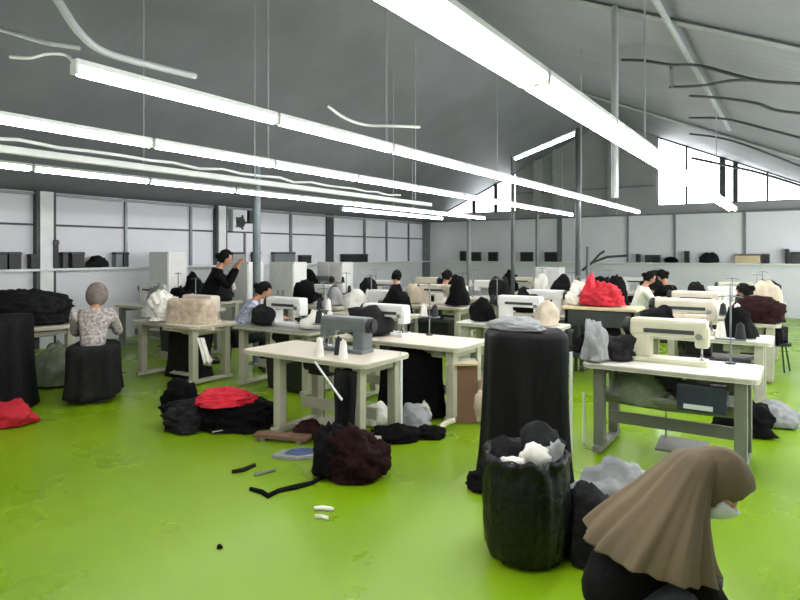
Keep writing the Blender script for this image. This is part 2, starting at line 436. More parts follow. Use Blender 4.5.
tag(obj('cable_hanger', g, 'dark_steel'), 'short dark upright joining two roof cables at upper right', 'hanger')

# wall exhaust fan
u, z_, Z_ = on_left(235, 215)
t = thing('wall_fan', 'white square exhaust fan with dark round centre high on left wall', 'fan', (VL+.06, u, 2.3))
g = MB(); g.box((.07, 0, .1), (.1, .42, .5), bev=.01); obj('housing', g, 'white_metal', t)
g = MB(); g.cyl((.12, 0, .06), (.16, 0, .06), .12, n=24); obj('hub', g, 'black', t)
for k in range(5):
    a_ = k*2*PI/5; g = MB(); g.box((.15, .1*math.cos(a_), .06+.1*math.sin(a_)), (.012, .15, .05), rot=(a_, 0, 0)); obj('blade', g, 'dark_steel', t)
g = MB(); g.box((.1, .34, .2), (.14, .2, .3), bev=.01); obj('shutter_box', g, 'dark_steel', t)

# ------------------------------------------------------------------ tables, machines
def rrect(x0, y0, x1, y1, r, n=5):
    p = []
    for cx, cy, a0 in ((x1-r, y1-r, 0), (x0+r, y1-r, PI/2), (x0+r, y0+r, PI), (x1-r, y0+r, 1.5*PI)):
        for k in range(n+1): a = a0+PI/2*k/n; p.append((cx+r*math.cos(a), cy+r*math.sin(a)))
    return p
def table(w, d, top, leg, extras=True, r=.07, foot=True, inset=.12):
    t = thing('sewing_table', 'x', 'table')
    h = .75
    g = MB(); g.prism(rrect(-w/2, -d/2, w/2, d/2, r), h-.042, h); obj('table_top', g, top, t)
    g = MB(); g.prism(rrect(-w/2-.004, -d/2-.004, w/2+.004, d/2+.004, r), h-.034, h-.008); obj('edge_band', g, 'leg_cream', t)
    for sx in (-1, 1):
        xl = sx*(w/2-(inset if sx < 0 else .12))
        for sy in (-1, 1):
            g = MB(); g.box((xl, sy*(d/2-.1), .39), (.085, .085, .64), bev=.008); obj('leg', g, leg, t)
        g = MB(); g.box((xl, 0, .045), (.07, d-.02, .05), bev=.01); obj('foot', g, leg, t)
        g = MB(); g.box((xl, 0, .66), (.05, d-.25, .05)); obj('cross_rail', g, leg, t)
    g = MB(); g.box(((inset-.12)/2, .02, .25), (w-.26-(inset-.12), .03, .1), bev=.005); obj('stretcher', g, leg, t)
    if extras:
        g = MB(); g.box((-.05, .05, .6), (.26, .18, .16), bev=.03); g.cyl((-.2, .05, .6), (-.26, .05, .6), .06); obj('motor', g, 'black', t)
        pd = MB(); pd.box((.08, -.02, .1), (.36, .26, .02), rot=(.18, 0, 0), bev=.005); ped = obj('treadle', pd, leg, t)
        g = MB(); g.cyl((-.05, .05, .12), (-.05, .05, .52), .008, n=8); obj('treadle_rod', g, 'chrome', t)
        g = MB(); g.box((.36, -.02, .655), (.3, .34, .09), bev=.01); dr = obj('drawer', g, leg, t)
        g = MB(); g.box((.36, -.2, .655), (.1, .02, .015), bev=.003); obj('drawer_handle', g, 'chrome', dr)
    return t
def machine(m, sc=1.0):
    t = thing('sewing_machine', 'x', 'sewing machine')
    g = MB(); g.box((0, 0, .018), (.5, .18, .036), bev=.008); bed = obj('bed', g, m, t)
    g = MB(); g.box((.2, 0, .038), (.1, .1, .004)); obj('needle_plate', g, 'chrome', bed)
    g = MB(); g.box((-.19, 0, .13), (.13, .14, .2), bev=.02); obj('pillar', g, m, t)
    g = MB(); g.box((-.01, 0, .255), (.52, .15, .13), bev=.025); arm = obj('arm', g, m, t)
    g = MB(); g.box((.0, -.078, .235), (.34, .006, .03), bev=.002); obj('decal_strip', g, 'dark_steel', arm)
    g = MB(); g.box((.215, 0, .2), (.09, .13, .15), bev=.02); hd = obj('head', g, m, t)
    g = MB(); g.cyl((.2, -.066, .21), (.2, -.09, .21), .022); obj('tension_dial', g, 'chrome', hd)
    g = MB(); g.cyl((.21, 0, .04), (.21, 0, .14), .008, n=8); g.box((.21, 0, .045), (.03, .04, .008)); obj('needle_bar', g, 'chrome', t)
    g = MB(); g.cyl((-.275, 0, .25), (-.31, 0, .25), .068, n=20); g.cyl((-.31, 0, .25), (-.325, 0, .25), .045, n=20); obj('handwheel', g, 'black', t)
    t.scale = (sc, sc, sc)
    return t
def tstand():
    t = thing('thread_stand', 'x', 'thread stand')
    g = MB(); g.cyl((0, 0, 0), (0, 0, .56), .007, n=8); obj('pole', g, 'steel', t)
    g = MB(); g.box((0, 0, .2), (.22, .1, .012)); g.cyl((-.07, 0, .2), (-.07, 0, .24), .005, n=6); g.cyl((.07, 0, .2), (.07, 0, .24), .005, n=6); obj('tray', g, 'steel', t)
    g = MB(); g.tube([(-.09, 0, .54), (0, 0, .555), (.09, 0, .54)], .005, 6); obj('guide_arm', g, 'steel', t)
    g = MB(); g.cyl((0, 0, 0), (0, 0, .012), .04); obj('base', g, 'black', t)
    return t
def cone(m):
    g = MB(); g.cyl((0, 0, 0), (0, 0, .12), .042, .026, n=16); g.cyl((0, 0, .12), (0, 0, .135), .012, .01, n=10)
    return tag(obj('thread_cone', g, m, smooth=False), 'x', 'thread cone')

# v0, v1, u0, u1, top, leg, machine material, scale, machine offset (x,y), flip, place words
TB = [
 (-1.5, -.24, 4.95, 5.62, 'white_top', 'leg_grey', 'machine_cream', 1.12, (-.02, .06), 0, 'the front table of the right row'),
 (-1.55, -.23, 7.06, 7.7, 'white_top', 'leg_cream', 'machine_beige', 1.2, (-.18, .06), 0, 'the second table of the right row'),
 (-1.6, -.2, 8.87, 9.5, 'cream_top', 'leg_cream', 'machine_beige', 1.15, (-.3, .05), 0, 'the third table of the right row'),
 (-1.6, -.2, 10.7, 11.35, 'cream_top', 'leg_cream', 'machine_white', 1.1, (-.1, .05), 1, 'the fourth table of the right row'),
 (-1.6, -.2, 12.5, 13.15, 'cream_top', 'leg_cream', 'machine_cream', 1.1, (-.1, .05), 0, 'the fifth table of the right row'),
 (-4.35, -2.92, 3.85, 4.56, 'cream_top', 'leg_cream', 'machine_grey', 1.0, (.17, .1), 1, 'the front table of the middle row'),
 (-4.22, -2.68, 5.0, 5.72, 'cream_top', 'leg_cream', 'machine_white', 1.05, (-.35, .08), 0, 'the second table of the middle row'),
 (-3.75, -2.4, 6.9, 7.52, 'white_top', 'leg_cream', 'machine_white', 1.1, (.1, .05), 0, 'the third table of the middle row'),
 (-3.75, -2.4, 8.3, 8.92, 'cream_top', 'leg_grey', 'machine_white', 1.1, (-.1, .05), 1, 'the fourth table of the middle row'),
 (-3.75, -2.4, 10.1, 10.72, 'cream_top', 'leg_cream', 'machine_beige', 1.1, (.1, .05), 0, 'the fifth table of the middle row'),
 (-4.3, -3.05, 12.0, 12.62, 'cream_top', 'leg_cream', 'machine_white', 1.1, (0, .05), 1, 'the sixth table of the middle row'),
 (-3.75, -2.4, 13.9, 14.5, 'cream_top', 'leg_cream', 'machine_white', 1.1, (0, .05), 0, 'the rearmost table of the middle row'),
 (-5.9, -4.6, 5.05, 5.7, 'grey_top', 'leg_cream', 'machine_white', 1.1, (-.05, .05), 0, 'the grey-topped front table of the inner left row'),
 (-5.9, -4.6, 6.9, 7.55, 'cream_top', 'leg_grey', 'machine_white', 1.1, (.15, .05), 1, 'the second table of the inner left row'),
 (-5.9, -4.6, 8.7, 9.35, 'cream_top', 'leg_cream', 'machine_beige', 1.1, (-.05, .05), 0, 'the third table of the inner left row'),
 (-5.9, -4.6, 10.6, 11.25, 'cream_top', 'leg_cream', 'machine_white', 1.1, (.05, .05), 1, 'the fourth table of the inner left row'),
 (-5.9, -4.6, 12.6, 13.25, 'cream_top', 'leg_cream', 'machine_cream', 1.1, (-.05, .05), 0, 'the rearmost table of the inner left row'),
 (-9.0, -7.62, 3.38, 4.12, 'cream_top', 'leg_cream', None, 1, (0, 0), 0, 'the near table at the left edge'),
 (-7.45, -6.15, 4.68, 5.38, 'cream_top', 'leg_cream', 'machine_beige', 1.1, (.3, .05), 0, 'the table with mottled cloth'),
 (-10.0, -7.8, 5.95, 6.6, 'white_top', 'leg_grey', 'machine_white', 1.1, (-.5, .05), 0, 'the long white table at left'),
 (-7.7, -6.3, 7.6, 8.25, 'cream_top', 'leg_grey', 'machine_white', 1.1, (0, .05), 1, 'the second table of the left row'),
 (-7.7, -6.3, 9.5, 10.15, 'cream_top', 'leg_cream', 'machine_white', 1.1, (.1, .05), 0, 'the third table of the left row'),
 (-7.7, -6.3, 11.4, 12.05, 'cream_top', 'leg_cream', 'machine_beige', 1.1, (-.1, .05), 1, 'the rearmost table of the left row'),
 (-10.2, -8.8, 7.2, 7.85, 'cream_top', 'leg_cream', 'machine_white', 1.1, (0, .05), 0, 'the nearer table beside the left wall'),
 (-10.2, -8.8, 10.5, 11.15, 'cream_top', 'leg_cream', 'machine_grey', 1.1, (0, .05), 1, 'the farther table beside the left wall'),
]
machines = {}; cone_p = {}; stand_p = None; stand_used = False
for (v0, v1, u0, u1, top, leg, mm, sc, off, flip, words) in TB:
    t = table(v1-v0, u1-u0, top, leg, inset=.4 if v0 == -4.35 else .12)
    cx, cy = (v0+v1)/2, (u0+u1)/2
    t.location = (cx, cy, 0)
    col = {'white_top': 'white', 'cream_top': 'cream', 'grey_top': 'grey'}[top]
    t['label'] = '%s-topped steel-legged sewing table, %s' % (col, words); t['group'] = 'sewing tables'
    if not mm: continue
    if mm not in machines: o = machine(mm); machines[mm] = o
    else: o = copy_tree(machines[mm])
    o.location = (cx+off[0], cy+off[1], .75); o.scale = (sc, sc, sc); o.rotation_euler = (0, 0, PI if flip else 0)
    o['label'] = '%s sewing machine on %s' % ({'machine_cream': 'pale cream-green', 'machine_beige': 'beige', 'machine_white': 'white', 'machine_grey': 'dark grey'}[mm], words)
    o['group'] = 'sewing machines'
    if not stand_p: stand_p = tstand(); s_ = stand_p
    else: s_ = copy_tree(stand_p)
    sx = cx+off[0]+(.42 if off[0] <= 0 else -.42); sx = min(max(sx, v0+.13), v1-.13)
    s_.location = (sx, u1-.07, .75)
    s_['label'] = 'steel thread stand at the back of %s' % words; s_['group'] = 'thread stands'
    for k, dx in enumerate((-.07, .07)):
        cm_ = ('thread_a', 'thread_b')[(k+len(words)) % 2]
        if cm_ not in cone_p: c_ = cone(cm_); cone_p[cm_] = c_
        else: c_ = cone_p[cm_].copy(); C.objects.link(c_)
        c_.location = (sx+dx, u1-.07, .75+.207)
        c_['label'] = '%s thread cone on the stand at %s' % ({'thread_a': 'white', 'thread_b': 'black'}[cm_], words); c_['group'] = 'thread cones'

# ------------------------------------------------------------------ cloth helpers
def fbm(p): return noise.noise(p)*.6+noise.noise(p*2.1)*.3+noise.noise(p*4.3)*.15
def heap(name, loc, size, m, label=None, cat='cloth', seed=0, amp=.35, fold=.16, rz=0, sub=4, parent=None, group=None, bottom=True, lobes=2.0):
    bm = bmesh.new(); bmesh.ops.create_icosphere(bm, subdivisions=sub, radius=1)
    sd = Vector((seed*3.7, seed*1.9, seed*5.1))
    for v in bm.verts:
        n = v.co.normalized()
        r = 1+amp*fbm(n*lobes*.6+sd)*1.6
        q = Vector((n.x*2.2, n.y*2.2, n.z*5)) + sd + Vector((fbm(n*2+sd), fbm(n*2-sd), 0))*1.3
        rdg = 1-abs(noise.noise(q*1.1))*2
        r += fold*(rdg-.5) + fold*.4*(1-abs(noise.noise(q*2.7))*2)
        co = n*r
        if bottom and co.z < -.25: co.z = -.25+(co.z+.25)*.12; co.x *= 1.06; co.y *= 1.06
        v.co = Vector((co.x*size[0]/2, co.y*size[1]/2, (co.z+.36 if bottom else co.z)*size[2]/(1.4 if bottom else 2)))
    if bottom:
        mz = min(v.co.z for v in bm.verts)
        for v in bm.verts: v.co.z -= mz
    o = obj(name, bm, m, parent, True)
    o.location = loc; o.rotation_euler = (0, 0, rz)
    if label: tag(o, label, cat, group)
    return o
def drape(name, w, d, h, m, loc, rz, label, cat='cloth', seed=0, waves=9, amp=.02, flare=.05, hem=.05, round_=.06, parent=None):
    """cloth over a box: rings from the top centre down to the hem"""
    n = 96; rings = []
    def ring(s, z, a, fl):
        out_ = []
        for k in range(n):
            th = 2*PI*k/n; cx, sy = math.cos(th), math.sin(th)
            e = 5.0; rr = (abs(cx)**e+abs(sy)**e)**(-1/e)
            wv = a*(math.sin(waves*th+seed)+.6*math.sin((waves*1.7)//1*th+seed*2)+noise.noise(Vector((cx*2, sy*2, z*1.5+seed)))*1.2)
            out_.append(Vector((cx*rr*(w/2*s)+cx*(wv+fl), sy*rr*(d/2*s)+sy*(wv+fl), z+(.01*math.sin(3*th+seed) if s > .5 else 0) - (hem*max(0, math.sin(5*th+seed)) if z < .1*h+.001 and False else 0))))
        return out_
    for s in (.04, .5, .85): rings.append(ring(s, h+.012*math.sin(s*7+seed), 0, 0))
    rings.append(ring(.97, h-.015, 0, 0)); rings.append(ring(1.0, h-round_, amp*.2, 0))
    for k in range(1, 11):
        f_ = k/10; rings.append(ring(1.0, (h-round_)*(1-f_)+.004, amp*(.3+.7*f_), flare*f_**3))
    g = MB(); g.loft(rings, True, True)
    o = obj(name, g, m, parent, True); o.location = loc; o.rotation_euler = (0, 0, rz)
    if label: tag(o, label, cat)
    return o

# ---- centre: tall black covered rack, black bag
p = at(.92, 4.4)
drape('covered_rack', .56, .5, 1.08, 'black_sheet', (p.x, p.y, 0), YAW, 'tall block draped to the floor in black sheeting, left of the right front table', 'covered rack', seed=2, waves=7, amp=.015, flare=.05, round_=.03)
heap('sheet_corner', at(.62, 4.22, 0), (.3, .24, .12), 'black_cloth', 'small black cloth corner on the floor at the left foot of the tall black block', 'cloth', seed=8)
heap('grey_cloth_roll', at(.85, 4.4, 1.09), (.4, .26, .09), 'grey_cloth', 'flat grey-white cloth lying on top of the tall black block', 'cloth', seed=3, amp=.2)
# bag
p = at(.69, 3.28)
t = thing('rubbish_bag', 'open black plastic bag stuffed full, standing in front of the tall black block', 'bag', (p.x, p.y, 0), YAW)
n = 80; rings = []
prof = [(.02, .0), (.14, .0), (.19, .02), (.215, .08), (.225, .18), (.228, .3), (.226, .4), (.22, .46), (.21, .5), (.225, .545), (.215, .575), (.19, .55), (.17, .5)]
for i, (r, z) in enumerate(prof):
    rg = []
    for k in range(n):
        th = 2*PI*k/n; d_ = Vector((math.cos(th), math.sin(th), 0))
        wr = .012*(1-abs(noise.noise(Vector((d_.x*3, d_.y*3, z*7+5))))*3) if i > 1 else 0
        if i >= 8: wr += .018*math.sin(9*th+i)*.8 + .01*noise.noise(d_*9)
        zz = z+(.03*noise.noise(Vector((d_.x*4, d_.y*4, 3))) if i > 8 else 0)
        rg.append(d_*(r+wr)+Vector((0, 0, zz)))
    rings.append(rg)
g = MB(); g.loft(rings, True, False); obj('sack', g, 'bag', t, True, solid=.004)
for i, (dx, dy, dz, s, m, l) in enumerate([(-.09, -.13, .55, (.12, .09, .06), 'white_cloth', 'white scrap at the left of the mouth of the black bag'),
     (.03, -.11, .58, (.15, .09, .11), 'white_cloth', 'crumpled white scrap in the middle of the mouth of the black bag'),
     (.13, -.08, .56, (.12, .1, .17), 'grey_cloth', 'pale grey scrap at the right of the mouth of the black bag'),
     (-.05, .05, .48, (.34, .32, .22), 'black_cloth', 'crumpled black cloth filling the mouth of the black bag'),
     (.1, .04, .55, (.24, .22, .26), 'dark_cloth', 'charcoal cloth bulging from the back of the black bag')]):
    q = p+Vector((CT*dx-ST*dy, ST*dx+CT*dy, dz))
    heap('cloth_scrap', q, s, m, l, 'cloth', seed=20+i, bottom=False, sub=3, fold=.25, amp=.5)

heap('cloth_bundle', at(1.36, 3.75, 0), (.5, .32, .36), 'grey_cloth', 'grey cloth bundle on the floor behind the crouching person', 'cloth', seed=31, rz=.4)
heap('cloth_bundle', at(1.04, 3.3, 0), (.34, .4, .36), 'dark_cloth', 'dark cloth bundle on the floor just right of the black bag', 'cloth', seed=32, rz=.4)

# ---- table 1 surroundings
heap('garment_heap', on_floor(357, 477), (.44, .38, .36), 'maroon', 'dark maroon garment heap on the floor under the front middle table', 'garments', seed=5, rz=YAW, amp=.5, sub=5)
heap('garment_heap', on_floor(333, 474), (.28, .28, .36), 'black_cloth', 'small black garment heap at the left end of the maroon heap', 'garments', seed=6, rz=YAW, amp=.5)
def hanging(name, top, bot, w, th, m, label, seed=0, cat='garment'):
    """narrow cloth hanging from top to bottom point, folds across its width"""
    top = Vector(top); bot = Vector(bot); g = MB(); rings = []
    ax = Vector((CT, ST, 0)); ay = Vector((-ST, CT, 0)); N = 40
    for i in range(13):
        f_ = i/12; c_ = top.lerp(bot, f_); ww = w*(.8+.35*f_+.12*math.sin(f_*6+seed)); rg = []
        for k in range(N):
            th_ = 2*PI*k/N
            x = math.cos(th_)*ww/2; y = math.sin(th_)*th/2*(1+.4*math.sin(f_*4+seed))
            y += .35*th*math.sin(x/w*14+seed+f_*2)
            rg.append(c_+ax*x+ay*y+Vector((0, 0, .03*math.sin(x/w*9+seed)*(1 if i == 12 else 0))))
        rings.append(rg)
    g.loft(rings, True, True)
    return tag(obj(name, g, m, smooth=True), label, cat)
hanging('hanging_garment', seen(347, 370, 5.0), seen(347, 455, 5.0), .24, .14, 'dark_cloth', 'charcoal garment hanging from the front middle table down to the maroon heap', 1)
# pedal boards, blue-grey folded cloth, cloth tail
p = on_floor(283, 441)
t = thing('wooden_board', 'low weathered board lying on the floor at the left foot of the front middle table', 'board', (p.x, p.y, 0), .35)
g = MB(); g.box((0, 0, .045), (.5, .12, .035), bev=.005); obj('plank', g, 'card', t)
for s in (-1, 1):
    g = MB(); g.box((s*.17, 0, .014), (.05, .12, .028)); obj('block', g, 'leg_grey', t)
heap('rag_pile', on_floor(310, 436), (.3, .22, .14), 'brown', 'brown rags on the floor behind the blue-grey cloth', 'cloth', seed=9)
p = on_floor(297, 456)
t = thing('folded_cloth', 'folded slate-blue cloth with pale border lying on the floor by the maroon heap', 'cloth', (p.x, p.y, 0), YAW+.2)
g = MB(); g.prism([(-.2, -.02), (-.02, -.12), (.18, -.09), (.22, .04), (.08, .13), (-.1, .1)], .003, .028); obj('border', g, 'grey_cloth', t)
g = MB(); g.prism([(-.1, -.01), (0, -.08), (.13, -.06), (.17, .03), (.07, .09), (-.05, .07)], .028, .036); obj('panel', g, 'blue_cloth', t)
def strip(name, pts, w, m, label, cat='cloth'):
    g = MB(); P = [on_floor(x, y, .003) for x, y in pts]; n = len(P); L = []; R_ = []
    rows = []
    for i, p_ in enumerate(P):
        t_ = (P[min(i+1, n-1)]-P[max(i-1, 0)]).normalized(); s = Vector((-t_.y, t_.x, 0))*w*(.5+.5*math.sin(i*1.7+1)**2)*(.4 if i in (0, n-1) else 1)/2
        rows.append([p_+s, p_+s*.5+Vector((0, 0, .022)), p_-s*.5+Vector((0, 0, .02)), p_-s])
    g.loft(rows, True, True)
    return tag(obj(name, g, m, smooth=True), label, cat)
strip('cloth_strip', [(250, 490), (262, 493), (268, 497), (278, 492), (295, 488), (312, 484), (325, 477)], .06, 'black_cloth', 'long ragged black strip trailing left over the floor from the maroon heap')
strip('cloth_strip', [(232, 473), (243, 471), (255, 466)], .07, 'dark_cloth', 'short dark scrap on the floor left of the slate-blue cloth')
strip('cloth_strip', [(254, 476), (263, 474), (275, 471)], .06, 'green_cloth', 'olive-grey scrap on the floor below the slate-blue cloth')
strip('paper_scrap', [(314, 510), (322, 509), (333, 511)], .06, 'white_cloth', 'upper white paper scrap on the green floor in the foreground', 'scrap')
strip('paper_scrap', [(315, 518), (322, 518), (328, 520)], .04, 'white_cloth', 'lower white paper scrap on the green floor in the foreground', 'scrap')
heap('dark_scrap', on_floor(220, 548), (.035, .03, .02), 'black_cloth', 'tiny dark scrap alone on the open foreground floor', 'scrap', seed=2, sub=3)
g = MB(); g.cyl(seen(315, 362, 4.95), seen(342, 400, 4.75), .009, n=8); tag(obj('pull_rod', g, 'white_metal'), 'thin pale rod slanting below the front middle table', 'rod')
for i, (x, y, m, l) in enumerate([(-3.5, 3.98, 'thread_a', 'white thread cone standing loose at the front edge of the front middle table'), (-3.4, 4.12, 'thread_b', 'black thread cone standing loose on the front middle table'), (-3.25, 4.0, 'thread_a', 'white thread cone in front of the dark grey machine')]):
    c_ = cone_p[m].copy(); C.objects.link(c_); c_.location = (x, y, .75); c_.scale = (1, 1, 1.2); c_['label'] = l; c_['group'] = 'thread cones'
t = thing('small_jar', 'small dark jar with white lid on the front middle table', 'jar', (-3.6, 4.1, .75), 0)
g = MB(); g.cyl((0, 0, 0), (0, 0, .11), .03, n=16); obj('jar_body', g, 'black', t)
g = MB(); g.cyl((0, 0, .11), (0, 0, .13), .032, n=16); obj('lid', g, 'white_metal', t)
# white leg-like pole behind and clutter between table 1 and 2
g = MB(); g.cyl(on_floor(401, 440), seen(401, 352, on_floor(401, 440).length*0+5.3), .014, n=8); tag(obj('upright_tube', g, 'white_metal'), 'slim white upright tube right of the cream leg of the front middle table', 'tube')
for i, (px, py, s, m, l) in enumerate([(395, 440, (.42, .25, .14), 'black_cloth', 'flat black cloth heap on the floor below the second middle table'),
      (412, 428, (.3, .2, .22), 'grey_cloth', 'grey cloth bundle among the black cloths under the second middle table'),
      (378, 425, (.25, .2, .2), 'white_cloth', 'white cloth bundle behind the cream leg of the front middle table'),
      (430, 437, (.26, .2, .1), 'black_cloth', 'small black cloth at the right foot of the second middle table'),
      (424, 420, (.14, .12, .16), 'white_cloth', 'small white scrap on top of the cloths under the second middle table')]):
    heap('cloth_bundle', on_floor(px, py), s, m, l, 'cloth', seed=40+i, rz=YAW)
p = at(.0, 6.3)
drape('dark_curtain', .62, .3, .66, 'black_cloth', at(.12, 6.15), YAW, 'black cloth block standing under the second middle table', 'cloth', seed=4, amp=.015)
t = thing('cardboard_box', 'brown cardboard box standing right of the second middle table', 'box', at(.62, 5.95), YAW)
g = MB(); g.box((0, 0, .28), (.26, .3, .56), bev=.004); obj('box_body', g, 'card', t)
g = MB(); g.box((-.02, -.17, .585), (.3, .05, .02), rot=(.4, 0, 0)); obj('flap', g, 'tan_card', t)
g = MB(); g.box((0, 0, .57), (.28, .3, .02)); obj('lid', g, 'white_metal', t)
heap('cloth_bundle', at(.86, 5.9), (.3, .3, .44), 'beige_cloth', 'beige cloth bundle between the brown box and the tall black block', 'cloth', seed=51)
pipe('bent_tube', [on_floor(437, 434, .02), on_floor(443, 425, .06), on_floor(455, 420, .1)], .025, 'cream_top', 'short bent cream tube on the floor at the foot of the second middle table', 'tube')

# ---- heap with red cloth
p = on_floor(218, 425)
heap('garment_heap', p+Vector((0, .05, 0)), (.9, .56, .27), 'black_cloth', 'large black garment heap on the open floor under the red cloth', 'garments', seed=11, rz=YAW, amp=.5, sub=5)
heap('garment_heap', on_floor(188, 428), (.42, .4, .24), 'dark_cloth', 'charcoal garments at the left end of the large black heap', 'garments', seed=12, rz=YAW, amp=.4, sub=5)
heap('garment_roll', on_floor(180, 405), (.36, .26, .27), 'black_cloth', 'rolled black cloth at the back left of the large black heap', 'garments', seed=13, rz=YAW)
heap('red_cloth', on_floor(224, 427)+Vector((0, 0, .22)), (.56, .34, .15), 'red', 'bright red cloth folded on top of the large black heap', 'cloth', seed=14, rz=YAW, amp=.25, fold=.1, sub=5)
strip('cloth_strip', [(212, 434), (225, 432), (240, 428), (250, 426)], .05, 'beige_cloth', 'thin beige strip on the floor below the large black heap')
heap('red_cloth', on_floor(2, 424), (.5, .4, .22), 'crimson', 'crimson cloth heap on the floor at the left edge', 'cloth', seed=15, rz=YAW, amp=.5)
heap('cloth_scrap', on_floor(24, 421), (.1, .06, .04), 'white_cloth', 'tiny white scrap beside the crimson cloth heap', 'scrap', seed=16, sub=3)

# ---- left table with black cloth
t = drape('black_cover', .8, .95, 1.0, 'black_sheet', at(-4.35, 6.15), YAW, 'black cloth draped to the floor at the left edge of the photo', 'cloth', seed=6, amp=.02)
heap('garment_heap', (-8.3, 3.8, .75), (1.25, .7, .42), 'dark_cloth', 'wide charcoal garment heap on the near left table', 'garments', seed=17, rz=.2, amp=.3, sub=5)
heap('cloth_bundle', on_floor(55, 385), (.5, .4, .5), 'green_cloth', 'grey-green cloth bundle stored under the near left table', 'cloth', seed=18)
# mottled beige cloth on left table, white cloth, hanging strip
o = drape('mottled_cloth', .62, .34, .4, 'plaid', (-6.5, 4.95, .66), PI/2*0+YAW*.5, 'mottled beige cloth draped over a machine, right of the white crumpled cloth', 'cloth', seed=3, amp=.012, waves=6, round_=.1)
heap('white_cloth', (-6.98, 4.86, .75), (.46, .4, .38), 'white_cloth', 'crumpled white cloth on the table left of the mottled beige cloth', 'cloth', seed=19, amp=.5, sub=5)
hanging('hanging_strip', seen(200, 338, 7.1), seen(208, 362, 7.0), .1, .04, 'white_cloth', 'slanting white strip hanging below the mottled beige cloth', 2, 'cloth')
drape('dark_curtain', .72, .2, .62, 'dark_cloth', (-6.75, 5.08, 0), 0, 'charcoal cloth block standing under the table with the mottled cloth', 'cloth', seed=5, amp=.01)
heap('cloth_bundle', (-8.6, 6.25, .75), (.5, .4, .3), 'black_cloth', 'black cloth bundle on the long white table', 'cloth', seed=60)
heap('cloth_bundle', (-9.2, 6.3, .75), (.4, .3, .34), 'grey_cloth', 'grey cloth bundle on the left part of the long white table', 'cloth', seed=61)
heap('cloth_bundle', (-8.2, 6.35, .75), (.36, .36, .4), 'dark_cloth', 'charcoal cloth bundle on the right part of the long white table', 'cloth', seed=62)

# ---- right tables: clutter
t = thing('oil_tray', 'grey-green trough hanging below the front right table', 'trough', (-.9, 5.3, .0), 0)
g = MB(); rings = []
for i in range(9):
    x = -.5+i*.125; rg = []
    for k in range(9):
        a_ = PI+PI*k/8; rg.append(Vector((x, .2*math.cos(a_), .5+.14*math.sin(a_)*(1-.25*abs(x)))))
    for k in range(9):
        a_ = 2*PI-PI*k/8; rg.append(Vector((x, .185*math.cos(a_), .5+.125*math.sin(a_)*(1-.25*abs(x)))))
    rings.append(rg)
g.loft(rings, True, True); obj('trough_body', g, 'leg_grey', t, True)
for s in (-1, 1):
    g = MB(); g.box((s*.4, 0, .6), (.03, .36, .2)); obj('bracket', g, 'leg_grey', t)
heap('cloth_bundle', (-1.12, 5.25, .4), (.5, .3, .26), 'green_cloth', 'grey-green cloth lying in the trough below the front right table', 'cloth', seed=21, amp=.2, bottom=True)
t = thing('motor_control_box', 'navy control box with pale label below the front right table', 'box', (-.62, 5.02, .45), 0)
g = MB(); g.box((0, .08, .1), (.34, .18, .2), bev=.01); obj('box_body', g, 'navy_box', t)
g = MB(); g.box((-.02, -.014, .035), (.2, .006, .035)); obj('label_plate', g, 'label', t)
for px, m, l, y0, y1 in [(571, 'white_metal', 'left', 352, 452), (584, 'white_metal', 'right', 392, 445)]:
    q = on_floor(px, y1); z = EYE*600/(y1-253)
    g = MB(); g.cyl(q, seen(px, y0, z), .013, n=8); tag(obj('upright_tube', g, m), '%s of the two slim white tubes leaning by the tall black block' % l, 'tube')
heap('cloth_bundle', (-1.3, 5.3, .75), (.36, .36, .2), 'dark_cloth', 'dark cloth bundle on the left end of the front right table', 'cloth', seed=22)
heap('cloth_bundle', (-1.42, 5.05, .75), (.2, .2, .34), 'grey_cloth', 'grey-white crumpled cloth at the left front corner of the front right table', 'cloth', seed=23)
heap('cloth_bundle', at(3.6, 5.75), (.34, .3, .22), 'grey_cloth', 'grey cloth bundle on the floor behind the right leg of the front right table', 'cloth', seed=24)
heap('cloth_bundle', at(3.15, 5.5), (.5, .3, .28), 'black_cloth', 'black cloth bundle on the floor behind the front right table', 'cloth', seed=25)

# red cloth on a block behind table
q = seen(603, 305, 7.9)
t = thing('packing_table', 'small dark trolley carrying the red cloth', 'trolley', (q.x, q.y, 0), 0)
g = MB(); g.box((0, 0, .93), (.95, .5, .04), bev=.01); obj('trolley_top', g, 'tan_card', t)
for sx in (-1, 1):
    for sy in (-1, 1):
        g = MB(); g.box((sx*.42, sy*.2, .47), (.04, .04, .9)); obj('leg', g, 'dark_steel', t)
g = MB(); g.box((0, 0, .3), (.84, .42, .03)); obj('lower_shelf', g, 'dark_steel', t)
g = MB(); g.box((0, 0, .8), (.86, .44, .2)); obj('apron', g, 'dark_steel', t)
heap('red_cloth', Vector((q.x-.02, q.y, .95)), (.52, .34, .3), 'crimson', 'crimson cloth heap on the dark trolley, left of the person in black and white', 'cloth', seed=26, amp=.4, sub=5)
heap('red_cloth', Vector((q.x-.16, q.y-.02, .95)), (.2, .24, .42), 'red', 'brighter red cloth peak on the left of the crimson heap', 'cloth', seed=27, amp=.3)
heap('cloth_bundle', Vector((q.x-.36, q.y, .95)), (.22, .3, .26), 'white_cloth', 'white cloth bundle left of the red cloth on the trolley', 'cloth', seed=28)
heap('cloth_bundle', Vector((q.x, q.y+.05, .315)), (.7, .36, .36), 'dark_cloth', 'dark cloth bundle on the lower shelf of the trolley', 'cloth', seed=29)

